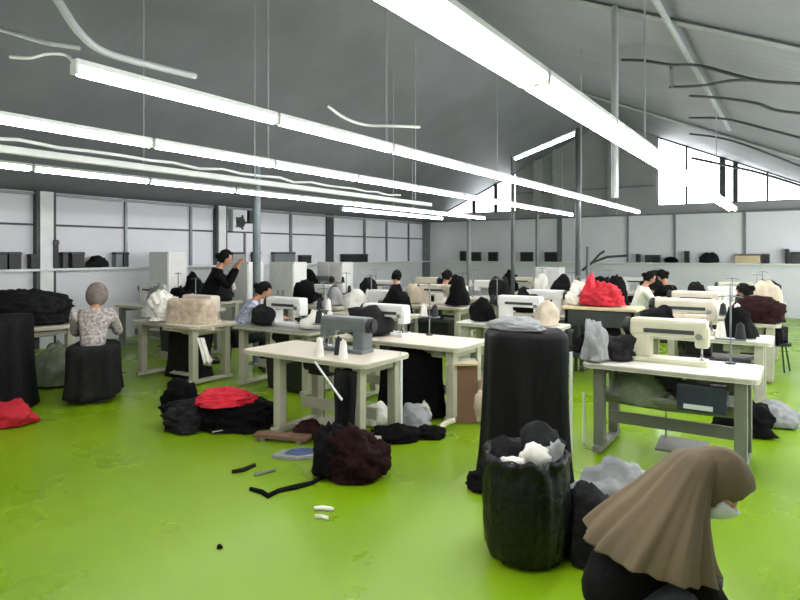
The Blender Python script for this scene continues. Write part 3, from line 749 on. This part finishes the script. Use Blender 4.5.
# cloth on the middle distance tables: (x, y, size, material, label)
MID = [
 (-.55, 7.3, (.3, .28, .32), 'black_cloth', 'black cloth bundle right of the machine on the second table of the right row'),
 (-1.35, 7.3, (.34, .3, .3), 'black_cloth', 'black cloth bundle at the left end of the second table of the right row'),
 (-.85, 9.1, (.3, .3, .26), 'white_cloth', 'white cloth bundle on the third table of the right row'),
 (-1.45, 11.0, (.3, .3, .4), 'black_cloth', 'black cloth bundle on the left of the fourth table of the right row'),
 (-.45, 11.0, (.4, .3, .4), 'beige_cloth', 'beige cloth bundle on the right of the fourth table of the right row'),
 (-.5, 12.8, (.4, .3, .4), 'dark_cloth', 'dark cloth bundle on the fifth table of the right row'),
 (-2.6, 7.2, (.3, .3, .3), 'beige_cloth', 'beige cloth bundle at the right end of the third middle table'),
 (-3.5, 7.2, (.3, .3, .3), 'black_cloth', 'black cloth bundle at the left end of the third middle table'),
 (-2.65, 8.6, (.4, .36, .42), 'beige_cloth', 'tall beige cloth bundle on the fourth middle table'),
 (-3.45, 8.6, (.4, .36, .34), 'black_cloth', 'black cloth bundle at the left of the fourth middle table'),
 (-3.5, 10.4, (.4, .3, .46), 'black_cloth', 'black cloth bundle at the left of the fifth middle table'),
 (-2.55, 10.4, (.3, .3, .5), 'black_cloth', 'black cloth bundle at the right of the fifth middle table'),
 (-3.3, 12.3, (.5, .3, .46), 'black_cloth', 'black cloth bundle on the right of the sixth middle table'),
 (-4.0, 12.3, (.4, .3, .4), 'grey_cloth', 'grey cloth bundle on the left of the sixth middle table'),
 (-2.7, 14.2, (.5, .3, .5), 'dark_cloth', 'dark cloth bundle on the rearmost middle table'),
 (-3.95, 5.3, (.5, .36, .3), 'dark_cloth', 'dark cloth bundle at the left of the second middle table'),
 (-4.75, 5.35, (.26, .3, .22), 'white_cloth', 'white cloth bundle on the right of the grey-topped table'),
 (-5.6, 5.35, (.36, .3, .26), 'dark_cloth', 'dark cloth bundle on the left of the grey-topped table'),
 (-4.85, 7.2, (.4, .3, .4), 'black_cloth', 'black cloth bundle on the second table left of the middle row'),
 (-5.6, 7.2, (.36, .3, .34), 'white_cloth', 'white cloth bundle on the second table left of the middle row'),
 (-4.8, 9.0, (.4, .3, .46), 'black_cloth', 'black cloth bundle on the third table left of the middle row'),
 (-5.7, 9.0, (.3, .3, .4), 'beige_cloth', 'beige cloth bundle on the third table left of the middle row'),
 (-4.9, 10.9, (.5, .3, .46), 'dark_cloth', 'dark cloth bundle on the fourth table left of the middle row'),
 (-5.6, 12.9, (.5, .3, .46), 'black_cloth', 'black cloth bundle on the rearmost table left of the middle row'),
 (-4.8, 12.9, (.3, .3, .4), 'white_cloth', 'white cloth bundle on the rearmost table left of the middle row'),
 (-7.3, 7.9, (.5, .4, .44), 'black_cloth', 'black cloth bundle on the second table of the left row'),
 (-6.6, 7.9, (.3, .3, .3), 'grey_cloth', 'grey cloth bundle on the second table of the left row'),
 (-7.3, 9.8, (.4, .3, .4), 'dark_cloth', 'dark cloth bundle on the third table of the left row'),
 (-6.5, 11.7, (.4, .3, .4), 'black_cloth', 'black cloth bundle on the rearmost table of the left row'),
 (-9.9, 7.5, (.5, .4, .5), 'black_cloth', 'black cloth bundle on the nearer table beside the left wall'),
 (-9.0, 7.5, (.36, .4, .46), 'dark_cloth', 'charcoal cloth bundle on the nearer table beside the left wall'),
 (-9.8, 10.8, (.5, .4, .5), 'black_cloth', 'black cloth bundle on the farther table beside the left wall'),
]
for i, (x, y, s, m, l) in enumerate(MID):
    heap('cloth_bundle', (x, y, .75), s, m, l, 'cloth', seed=70+i, rz=i*.7, sub=3, amp=.45, group='cloth bundles on the tables')

# pale panel and equipment mid left (white cabinets near posts)
for i, (x, y, l) in enumerate([(-.75, 7.4, 'the second table of the right row'), (-1.1, 9.2, 'the third table of the right row'), (-3.0, 7.2, 'the third middle table'),
      (-3.1, 8.6, 'the fourth middle table'), (-5.2, 7.2, 'the second table of the inner left row'), (-5.2, 9.0, 'the third table of the inner left row'), (-5.1, 5.35, 'the grey-topped table'),
      (-8.6, 6.3, 'the long white table at left'), (-7.0, 7.9, 'the second table of the left row'), (-3.2, 10.4, 'the fifth middle table')]):
    t = thing('shade_crate', 'black crate added for the darkness under ' + l, 'crate', (x, y, 0), 0, 'dark crates added under the tables')  # added dark boxes standing in for the shade below the tables
    g = MB(); g.box((0, 0, .26), (.62, .4, .5), bev=.02, taper=.9); obj('crate_body', g, 'black', t)
    g = MB(); g.box((0, 0, .5), (.66, .44, .05), bev=.01); obj('rim', g, 'dark_steel', t)
def cabinet(px, py0, py1, w, z, label, doors=2, m='machine_white'):
    q = seen(px, py1, z); h0 = 0; h1 = EYE-(py0-253)/600*z
    t = thing('storage_cabinet', label, 'cabinet', (q.x, q.y, 0), 0)
    g = MB(); g.box((0, 0, h1/2), (w, .4, h1), bev=.008); obj('cabinet_body', g, m, t)
    for k in range(doors):
        g = MB(); dw = w/doors; x = -w/2+dw*(k+.5)
        g.box((x, -.208, h1/2), (dw-.03, .016, h1-.08), bev=.004); d_ = obj('door', g, m, t)
        g = MB(); g.box((x+(dw/2-.07)*(1 if k == 0 else -1), -.225, h1*.55), (.02, .02, .12)); obj('handle', g, 'chrome', d_)
    return t
cabinet(288, 262, 290, .72, 13.0, 'white two-door cabinet behind the blue-grey post')
cabinet(240, 262, 290, .95, 12.4, 'wide white cabinet left of the blue-grey post')
cabinet(335, 262, 285, .8, 14.6, 'white two-door cabinet standing farther back, right of the blue-grey post')
cabinet(550, 267, 285, .6, 14.5, 'white cabinet at the far end behind the beige cloth', 2)
cabinet(168, 252, 275, .6, 11.6, 'tall pale cabinet left of the standing person in black', 1)

# ------------------------------------------------------------------ things on the ledges
LB = {}
def ledge_box(px0, px1, py, m, label, wall='left', kind='box'):
    if wall == 'left':
        a_, h, z = on_left(px0, py); b_, h2, z2 = on_left(px1, py); x = VL+.1; c_ = (x, (a_+b_)/2); w = abs(b_-a_)
        hh = max(.08, (h+h2)/2-LEDGE); dims = (.14, w*.96, hh)
    else:
        a_, h, z = on_end(px0, py); b_, h2, z2 = on_end(px1, py); c_ = ((a_+b_)/2, U1-.1); w = abs(b_-a_)
        hh = max(.08, (h+h2)/2-LEDGE); dims = (w*.96, .14, hh)
    t = thing('stored_'+kind, label, kind, (c_[0], c_[1], LEDGE), 0, 'things kept on the wall ledges')
    g = MB(); g.box((0, 0, dims[2]/2+.001), dims, bev=.012); obj('body', g, m, t)
    g = MB(); g.box((0, 0, dims[2]*.9), (dims[0]+.012, dims[1]+.012, dims[2]*.14), bev=.004); obj('lid', g, 'dark_steel' if m != 'dark_steel' else 'black', t)
    return t
ledge_box(-8, 3, 252, 'dark_steel', 'dark grey box on the left ledge at the left edge')
ledge_box(4, 17, 252, 'black', 'black box second from the left edge on the left ledge')
ledge_box(26, 34, 254, 'black', 'black box just left of the white wall column on the left ledge')
ledge_box(49, 54, 240, 'black', 'tall narrow black case just right of the first white wall column', kind='case')
ledge_box(58, 63, 252, 'dark_steel', 'narrow dark case beside the tall black case on the left ledge', kind='case')
ledge_box(67, 80, 252, 'black', 'wide black box right of the tall narrow black case')
ledge_box(111, 118, 252, 'steel', 'grey case left of the thin wall mullion on the left ledge', kind='case')
ledge_box(119, 124, 252, 'dark_steel', 'dark case touching the thin wall mullion on the left ledge', kind='case')
ledge_box(228, 240, 252, 'pipe', 'pale grey box on the ledge below the wall fan')
ledge_box(250, 256, 252, 'navy_box', 'navy box on the ledge just left of the blue-grey post')
ledge_box(270, 291, 252, 'steel', 'wide grey box on the ledge right of the blue-grey post')
ledge_box(297, 307, 255, 'black', 'black box on the ledge left of the dark wall panel')
ledge_box(339, 364, 254, 'black', 'long low black box on the ledge right of the dark wall panel')
u_, h_, _ = on_left(94, 262); heap('folded_garments', (VL+.11, u_, LEDGE), (.18, .4, .2), 'dark_cloth', 'crumpled dark garments between the boxes on the left ledge', 'garments', seed=90, sub=3)
for i, (a_, b_, y, m, l) in enumerate([(462, 467, 251, 'black', 'narrow black box at the left of the end wall ledge'), (473, 482, 252, 'black', 'black box second from the left on the end wall ledge'),
      (490, 499, 252, 'black', 'black box left of the dark post on the end wall ledge'), (522, 534, 252, 'black', 'wide black box right of the dark post on the end wall ledge'),
      (546, 558, 252, 'black', 'black box left of the pale post on the end wall ledge'), (637, 641, 254, 'black', 'small black box right of the thin post on the end wall ledge'),
      (646, 651, 255, 'dark_steel', 'dark box directly above the person in black and white'), (652, 661, 255, 'black', 'flat black box above the gap between the two sewing workers'),
      (685, 690, 251, 'black', 'slim upright black box above and right of the worker in black'), (735, 761, 254, 'tan_card', 'long tan cardboard box on the end wall ledge at right'),
      (762, 770, 254, 'black', 'black box touching the tan cardboard box'), (785, 789, 249, 'black', 'tall black box near the right edge on the end wall ledge'),
      (791, 803, 252, 'dark_steel', 'dark box at the right edge on the end wall ledge')]):
    ledge_box(a_, b_, y, m, l, 'end')
v_, h_, _ = on_end(672, 260); heap('folded_garments', (v_, U1-.11, LEDGE), (.34, .18, .18), 'black_cloth', 'crumpled black cloth on the end wall ledge above the worker in black', 'garments', seed=91, sub=3)
v_, h_, _ = on_end(710, 260); heap('folded_garments', (v_, U1-.11, LEDGE), (.44, .18, .3), 'dark_cloth', 'crumpled dark cloth on the end wall ledge left of the tan box', 'garments', seed=92, sub=3)

# fan-like tool stand on the post (branching dark bars at x=590)
q = seen(588, 262, 15.5)
t = thing('wall_hook_rack', 'dark branching rack standing behind the red cloth near the dark post', 'rack', (q.x, q.y, 0), YAW)
g = MB(); g.cyl((0, 0, 0), (0, 0, 1.82), .05, n=8); obj('upright', g, 'steel', t)
g = MB(); g.tube([(-.15, 0, 1.2), (.1, 0, 1.4), (.5, 0, 1.55), (1.0, 0, 1.58)], .035, 6); obj('bar', g, 'dark_steel', t)
g = MB(); g.tube([(.1, 0, 1.4), (.3, 0, 1.62), (.42, 0, 1.7)], .03, 6); obj('hook', g, 'dark_steel', t)
g = MB(); g.box((0, 0, .02), (.4, .4, .04)); obj('base', g, 'dark_steel', t)

# ------------------------------------------------------------------ people
def skinmesh(name, joints, edges, m, parent, sub=2, root=0, extra=None, ret_bm=False):
    me = bpy.data.meshes.new(name)
    me.from_pydata([j[0] for j in joints], edges, [])
    o = bpy.data.objects.new(name, me); C.objects.link(o)
    sk = o.modifiers.new('s', 'SKIN'); sk.use_smooth_shade = True
    sv = me.skin_vertices[0].data
    for i, j in enumerate(joints):
        r = j[1]; sv[i].radius = (r, r) if not isinstance(r, tuple) else r
        sv[i].use_root = (i == root)
    ss = o.modifiers.new('u', 'SUBSURF'); ss.levels = ss.render_levels = sub
    dg = bpy.context.evaluated_depsgraph_get(); dg.update()
    ev = o.evaluated_get(dg); m2 = bpy.data.meshes.new_from_object(ev)
    bpy.data.objects.remove(o)
    bm = bmesh.new(); bm.from_mesh(m2)
    if ret_bm: return bm
    if extra: extra(bm)
    return obj(name, bm, m, parent, True)
def head_geo(bm, c, yaw, pitch, s=1.0):
    """head facing +Y before rotation; pitch<0 looks down"""
    R = (Matrix.Translation(c) @ Matrix.Rotation(yaw, 4, 'Z') @ Matrix.Rotation(pitch, 4, 'X') @ Matrix.Scale(s, 4))
    o = bmesh.ops.create_icosphere(bm, subdivisions=4, radius=1)
    for v in o['verts']:
        n = v.co.copy(); x, y, z = n
        co = Vector((x*.076, y*.095, z*.118))
        if z < 0: co.x *= 1+z*.28; co.y = co.y*(1+z*.18)+.012*(-z)
        if y > 0:
            d = math.exp(-((x/.16)**2+((z+.12)/.2)**2)); co.y += .024*d      # nose
            for sx in (-1, 1):
                d = math.exp(-(((x-sx*.36)/.18)**2+((z-.08)/.14)**2)); co.y -= .012*d
            d = math.exp(-((x/.3)**2+((z+.5)/.09)**2)); co.y += .006*d
            d = math.exp(-((x/.35)**2+((z+.82)/.2)**2)); co.y += .01*d
        v.co = R @ co
    for sx in (-1, 1):
        e_ = bmesh.ops.create_uvsphere(bm, u_segments=8, v_segments=6, radius=1)
        for v in e_['verts']: v.co = R @ Vector((sx*.078+v.co.x*.01, -.005+v.co.y*.018, -.005+v.co.z*.03))
    return R
def face_parts(R, parent, body):
    for sx in (-1, 1):
        g = MB(); g.sph((0, 0, 0), 1, (1, 1, 1), 10)
        for v in g.bm.verts: v.co = R @ Vector((sx*.03+v.co.x*.012, .079+v.co.y*.008, .01+v.co.z*.006))
        obj('eye', g, 'eye', body, True)
    g = MB(); g.sph((0, 0, 0), 1, (1, 1, 1), 10)
    for v in g.bm.verts: v.co = R @ Vector((v.co.x*.024, .09+v.co.y*.008, -.058+v.co.z*.007))
    obj('mouth', g, mat('lips', (150, 80, 72), .5), body, True)
def hair_part(R, parent, m='hair', bun=True):
    bm = bmesh.new(); bmesh.ops.create_icosphere(bm, subdivisions=4, radius=1)
    dl = [v for v in bm.verts if (v.co.y > .45 and v.co.z < .5) or (v.co.y > .1 and v.co.z < -.1) or v.co.z < -.72]
    bmesh.ops.delete(bm, geom=dl, context='VERTS')
    for v in bm.verts:
        n = v.co.copy(); r = 1+.04*noise.noise(n*6)
        v.co = R @ Vector((n.x*.09*r, n.y*.108*r-.006, n.z*.13*r+.004))
    if bun:
        o = bmesh.ops.create_icosphere(bm, subdivisions=2, radius=1)
        for v in o['verts']: v.co = R @ Vector((v.co.x*.045, -.12+v.co.y*.04, .0+v.co.z*.045))
    return obj('hair', bm, m, parent, True, solid=.004)
def hood_part(R, parent, m, peak=.02, s=1.0):
    bm = bmesh.new(); bmesh.ops.create_icosphere(bm, subdivisions=5, radius=1)
    dl = [v for v in bm.verts if v.co.y > .35 and (v.co.x/.62)**2+((v.co.z+.12)/.62)**2 < 1 or (v.co.z < -.1 and v.co.y > -.05+.5*abs(v.co.x))]
    bmesh.ops.delete(bm, geom=dl, context='VERTS')
    for _ in range(12):
        bmesh.ops.smooth_vert(bm, verts=[v for v in bm.verts if v.is_boundary], factor=.5, use_axis_x=True, use_axis_y=True, use_axis_z=True)
    for v in bm.verts:
        n = v.co.copy(); r = 1+.03*noise.noise(n*4)
        co = Vector((n.x*.102*r, n.y*.112*r-.008, n.z*.136*r+.004))
        if n.y > .3 and n.z > .15: co += Vector((0, peak*math.exp(-(n.x/.45)**2)*min(1, n.y*1.3), 0))
        v.co = R @ (co*s)
    return obj('head_wrap', bm, m, parent, True, solid=.006)
FING = [(-.03, .075, .0085), (-.01, .085, .009), (.012, .08, .0085), (.03, .062, .008)]
def fingers(J, E, wi, wrist, d, side):
    d = d.normalized(); up = Vector((0, 0, 1)); rt = d.cross(up)
    rt = rt.normalized() if rt.length > .1 else Vector((1, 0, 0)); dn = rt.cross(d).normalized()
    palm = wrist+d*.06; J.append((tuple(palm), (.034, .018))); pi = len(J)-1; E.append((wi, pi))
    for (x, L, r) in FING:
        a = palm+d*.02+rt*x; J.append((tuple(a), r*1.1)); E.append((pi, len(J)-1))
        b_ = a+d*L*.5-dn*.006; J.append((tuple(b_), r)); E.append((len(J)-2, len(J)-1))
        c_ = b_+d*L*.38-dn*.025; J.append((tuple(c_), r*.85)); E.append((len(J)-2, len(J)-1))
    a = wrist+d*.035+rt*side*.035; J.append((tuple(a), .011)); E.append((wi, len(J)-1))
    b_ = a+d*.04+rt*side*.018-dn*.01; J.append((tuple(b_), .009)); E.append((len(J)-2, len(J)-1))
def figure(name, loc, rz, label, J, headyaw, headpitch, top_m, bot_m, head='hair', head_m='hair', mask=False, hs=1.0, veil=None, long_skirt=False):
    """J: dict of joints; body is one continuous skinned mesh incl. head, hands"""
    t = thing(name, label, 'person', loc, rz, None)
    g = {k: Vector(v) for k, v in J.items()}
    js = []; ed = []; idx = {}
    def add(k, r, par=None):
        js.append((tuple(g[k]), r)); idx[k] = len(js)-1
        if par is not None: ed.append((idx[par], idx[k]))
    add('pelvis', .105); add('spine', .085, 'pelvis'); add('chest', .1, 'spine'); add('neck', .05, 'chest'); add('headc', .06, 'neck')
    for s in 'LR':
        add('sh'+s, .055, 'chest'); add('el'+s, .042, 'sh'+s); add('wr'+s, .027, 'el'+s)
        fingers(js, ed, idx['wr'+s], g['wr'+s], g['wr'+s]-g['el'+s], -1 if s == 'R' else 1)
        add('hip'+s, .08, 'pelvis'); add('kn'+s, .054, 'hip'+s); add('an'+s, .035, 'kn'+s); add('toe'+s, .03, 'an'+s)
    R = [None]
    def ex(bm): R[0] = head_geo(bm, g['headc'], headyaw, headpitch, hs)
    body = skinmesh('body', js, ed, 'skin', t, 2, 0, ex)
    R = R[0]
    face_parts(R, t, body)
    # top: torso + sleeves
    js = [(tuple(g['pelvis']), .145), (tuple(g['spine']), .14), (tuple(g['chest']), .15), (tuple(g['chest'].lerp(g['neck'], .7)), .085)]
    ed = [(0, 1), (1, 2), (2, 3)]
    for s in 'LR':
        n0 = len(js); js += [(tuple(g['sh'+s]), .08), (tuple(g['el'+s]), .06), (tuple(g['el'+s].lerp(g['wr'+s], .92)), .042)]
        ed += [(2, n0), (n0, n0+1), (n0+1, n0+2)]
    skinmesh('top', js, ed, top_m, t, 2, 0)
    js = [(tuple(g['pelvis']), .11)]; ed = []
    for s in 'LR':
        n0 = len(js); js += [(tuple(g['hip'+s]), .122), (tuple(g['kn'+s]), .09), (tuple(g['an'+s]+(g['kn'+s]-g['an'+s])*.12), .052)]
        ed += [(0, n0), (n0, n0+1), (n0+1, n0+2)]
    skinmesh('trousers', js, ed, bot_m, t, 2, 0)
    for s in 'LR':
        d = (g['toe'+s]-g['an'+s]); mid = (g['an'+s]+g['toe'+s])/2; yaw_ = math.atan2(-d.x, d.y)
        gg_ = MB(); gg_.box((mid.x, mid.y, .035), (.085, .25, .068), rot=(0, 0, yaw_), bev=.025); obj('shoe', gg_, 'black', t, True)
    if head == 'hair': hair_part(R, t, head_m)
    else: hood_part(R, t, head_m, *( (veil['peak'], 1.0) if veil and 'peak' in veil else (.012, 1.14)))
    if mask:
        bm = bmesh.new(); bmesh.ops.create_icosphere(bm, subdivisions=4, radius=1)
        dl = [v for v in bm.verts if v.co.y < .1 or v.co.z > -.08 or v.co.z < -.95]
        bmesh.ops.delete(bm, geom=dl, context='VERTS')
        for v in bm.verts:
            n = v.co.copy(); v.co = R @ Vector((n.x*.086, n.y*.128+.01, n.z*.13))
        obj('face_mask', bm, 'mask', t, True, solid=.003)
    return t
def cape(parent, rings_def, m, folds=11, amp=.012, dip=.08, n=96):
    """rings: (front point, back point, half depth) in the parent's side plane (x,z)"""
    rings = []; K = len(rings_def)
    for i, (F, B, d) in enumerate(rings_def):
        F = Vector(F); B = Vector(B); c_ = (F+B)/2; a = (F-B)/2; f_ = i/(K-1); rg = []
        for k in range(n):
            th = 2*PI*k/n; cs, sn = math.cos(th), math.sin(th)
            w_ = 1+amp*f_*8*(math.sin(folds*th+1.3*math.sin(2*th))*.6+.4*math.sin(folds*1.9//1*th+2))
            p_ = c_+a*cs*w_ + Vector((0, sn*d*w_, 0))
            p_.z -= dip*f_*f_*abs(sn)
            p_.z += .004*math.sin(folds*th)*f_
            rg.append(p_)
        rings.append(rg)
    # smooth interpolate rings
    out_ = []
    for i in range(K-1):
        p0, p1, p2, p3 = rings[max(i-1, 0)], rings[i], rings[i+1], rings[min(i+2, K-1)]
        for q in range(5):
            t_ = q/5
            out_.append([.5*((2*b_)+(-a_+c_)*t_+(2*a_-5*b_+4*c_-d_)*t_*t_+(-a_+3*b_-3*c_+d_)*t_**3) for a_, b_, c_, d_ in zip(p0, p1, p2, p3)])
    out_.append(rings[-1])
    g = MB(); g.loft(out_, True, False)
    return obj('veil', g, m, parent, True, solid=.006)

# crouching woman, local x = viewer's right, local y = away from viewer
ZW = 2.3
def loc(px, py, y=0):          # side-plane point at the person's depth (+y farther)
    z = ZW+y
    return ((px-400)/600*z, y, EYE-(py-253)/600*z)
J = {}
J['pelvis'] = (.8, 0, .25); J['spine'] = (.83, 0, .4); J['chest'] = (.95, 0, .56); J['neck'] = (1.07, 0, .66)
J['headc'] = loc(713, 482)
for s, y in (('L', .15), ('R', -.15)):
    J['sh'+s] = (1.0, y*.9, .58); J['el'+s] = (1.12, y*.85, .4); J['wr'+s] = (1.27, y*.7, .2)
J['hipL'] = (.84, .1, .22); J['hipR'] = (.84, -.1, .22)
J['knL'] = (1.28, .14, .35); J['knR'] = (1.05, -.13, .43)
J['anL'] = (.98, .14, .07); J['anR'] = (.93, -.12, .07); J['toeL'] = (1.13, .15, .035); J['toeR'] = (1.08, -.13, .035)
org = at(0, ZW)
# +Y of the head geometry is its face; turned to face viewer's right and bowed
w = figure('crouching_person', (org.x, org.y, 0), YAW, 'person crouching on the green floor in olive-brown headscarf and face mask, head bowed', J, -PI/2-.3, -.72, 'black_cloth', 'trouser', 'hood', 'hijab', True, 1.0, {'peak': .03})
cape(w, [(loc(716, 449), loc(694, 451), .02), (loc(712, 462), loc(680, 455), .095), (loc(705, 485), loc(663, 470), .13), (loc(701, 508), loc(640, 493), .18),
         (loc(701, 530), loc(618, 513), .225), (loc(703, 552), loc(600, 530), .25), (loc(708, 568), loc(589, 543), .265)], 'hijab', dip=-.03)

def seated(name, p, face, label, top_m, bot_m='dark_cloth', lean=.25, head='hair', head_m='hair', pitch=-.5, stool=True, up=0.0, reach=.38, mask=False, stand=False):
    """face: heading (rotation about Z, 0 = looking along +Y)"""
    J = {}
    ph = .52 if not stand else .92
    def up_(x, y, z):   # lean about pelvis
        return (x, y*math.cos(lean)+z*math.sin(lean), ph+z*math.cos(lean)-y*math.sin(lean))
    J['pelvis'] = (0, 0, ph); J['spine'] = up_(0, 0, .2); J['chest'] = up_(0, 0, .4); J['neck'] = up_(0, .01, .56); J['headc'] = up_(0, .04, .71)
    for s, x in (('L', -1), ('R', 1)):
        J['sh'+s] = up_(x*.17, 0, .46)
        sh = Vector(J['sh'+s])
        J['el'+s] = tuple(sh+Vector((x*.06, .13, -.22))); J['wr'+s] = tuple(sh+Vector((-x*.02, reach, -.2+up)))
        J['hip'+s] = (x*.1, .02, ph-.02)
        if stand: J['kn'+s] = (x*.1, .03, .5); J['an'+s] = (x*.1, 0, .08); J['toe'+s] = (x*.11, .14, .035)
        else: J['kn'+s] = (x*.12, .4, .5); J['an'+s] = (x*.12, .38, .08); J['toe'+s] = (x*.13, .52, .035)
    t = figure(name, (p[0], p[1], 0), face, label, J, 0, pitch, top_m, bot_m, head, head_m, mask)
    if stool:
        words = label.split(',')[0].replace('person ', '')
        s_ = thing('work_stool', 'dark round stool under the ' + {'in dark top leaning low behind the third right table': 'person leaning low behind the third right table'}.get(words, 'person '+words if len(words.split()) < 9 else 'bent person in dark maroon'), 'stool', (p[0]-0, p[1], 0), face, 'work stools')
        g = MB(); g.cyl((0, 0, .36), (0, 0, .4), .16, n=20); obj('seat', g, 'black', s_)
        for k in range(4):
            a_ = PI/4+k*PI/2; g = MB(); g.cyl((.1*math.cos(a_), .1*math.sin(a_), .36), (.16*math.cos(a_), .16*math.sin(a_), 0), .012, n=8); obj('leg', g, 'dark_steel', s_)
    return t
# person in headscarf, left
q = seen(92, 300, 6.7)
w5 = seated('seated_person', q, .9, 'person in mottled blouse and grey-brown headscarf, seated hunched by the near left table', 'pattern', 'dark_cloth', .42, 'hood', mat('grey_brown_scarf', (110, 100, 94), .8, .2, 20, bump=.3), -.6)
drape('skirt', .5, .74, .56, 'dark_cloth', (0, .13, .06), 0, None, seed=9, amp=.012, waves=8, flare=.03, parent=w5)
# standing dark figure left of centre
q = seen(206, 272, 9.0)
seated('standing_person', q, -.6, 'person in black with one arm raised, behind the mottled beige cloth', 'black_cloth', 'black_cloth', .35, 'hair', 'hair', -.3, False, .3, .3, False, True)
q = seen(236, 290, 8.3)
seated('seated_person', q, -.6, 'person in blue and white patterned blouse, bending beside the person in black', 'blue_pattern', 'dark_cloth', .5, 'hair', 'hair', -.6, True)
# workers on the right
q = seen(636, 270, 11.2)
seated('seated_person', q, -1.1, 'person in black and white top with black hair, right of the red cloth', 'white_cloth', 'dark_cloth', .3, 'hair', 'hair', -.5, True, .05, .4)
g = MB()
q = seen(672, 270, 11.6)
seated('seated_person', q, 1.1, 'person in black with pale sleeves, facing the one in black and white', 'black_cloth', 'dark_cloth', .25, 'hair', 'hair', -.5, True, .1, .42)
q = seen(727, 280, 10.2)
seated('seated_person', q, 1.4, 'person in dark top leaning low behind the third right table', 'dark_cloth', 'dark_cloth', .75, 'hair', 'hair', -.4, True, .1, .5)
q = seen(778, 300, 8.4)
seated('seated_person', q, 1.3, 'person in dark maroon clothes bent forward at the third right table', 'brown', 'black_cloth', .6, 'hair', 'hair', -.5, True, .05, .45)
heap('garment_heap', seen(758, 325, 7.75)*1.0 + Vector((0, 0, EYE*0 + .0)), (.6, .4, .34), 'maroon', 'dark maroon garments piled on the right end of the third table', 'garments', seed=95, sub=4).location.z = .75
q = seen(393, 282, 11.0)
seated('seated_person', q, .2, 'person with black hair seen from behind, far centre, the left one of two', 'grey_cloth', 'dark_cloth', .2, 'hair', 'hair', -.4, True)
q = seen(440, 284, 11.4)
seated('seated_person', q, -.2, 'person with black hair in white top, far centre, the right one of two', 'white_cloth', 'dark_cloth', .25, 'hair', 'hair', -.4, True)

# ------------------------------------------------------------------ world, camera
W = bpy.data.worlds.new('World'); S.world = W; W.use_nodes = True
bg = W.node_tree.nodes['Background']; bg.inputs[0].default_value = (.93, .97, 1, 1); bg.inputs[1].default_value = 8
cam = bpy.data.cameras.new('camera'); co = bpy.data.objects.new('camera', cam); C.objects.link(co)
co.location = (0, 0, EYE); co.rotation_euler = (PI/2, 0, YAW)
cam.sensor_width = 36; cam.sensor_fit = 'HORIZONTAL'; cam.lens = 36*600/800; cam.shift_y = -47/800
cam.clip_start = .05; cam.clip_end = 200
S.camera = co
vs = S.view_settings; vs.view_transform = 'Standard'; vs.look = 'None'; vs.gamma = 1; vs.use_curve_mapping = False; vs.exposure = 0.0
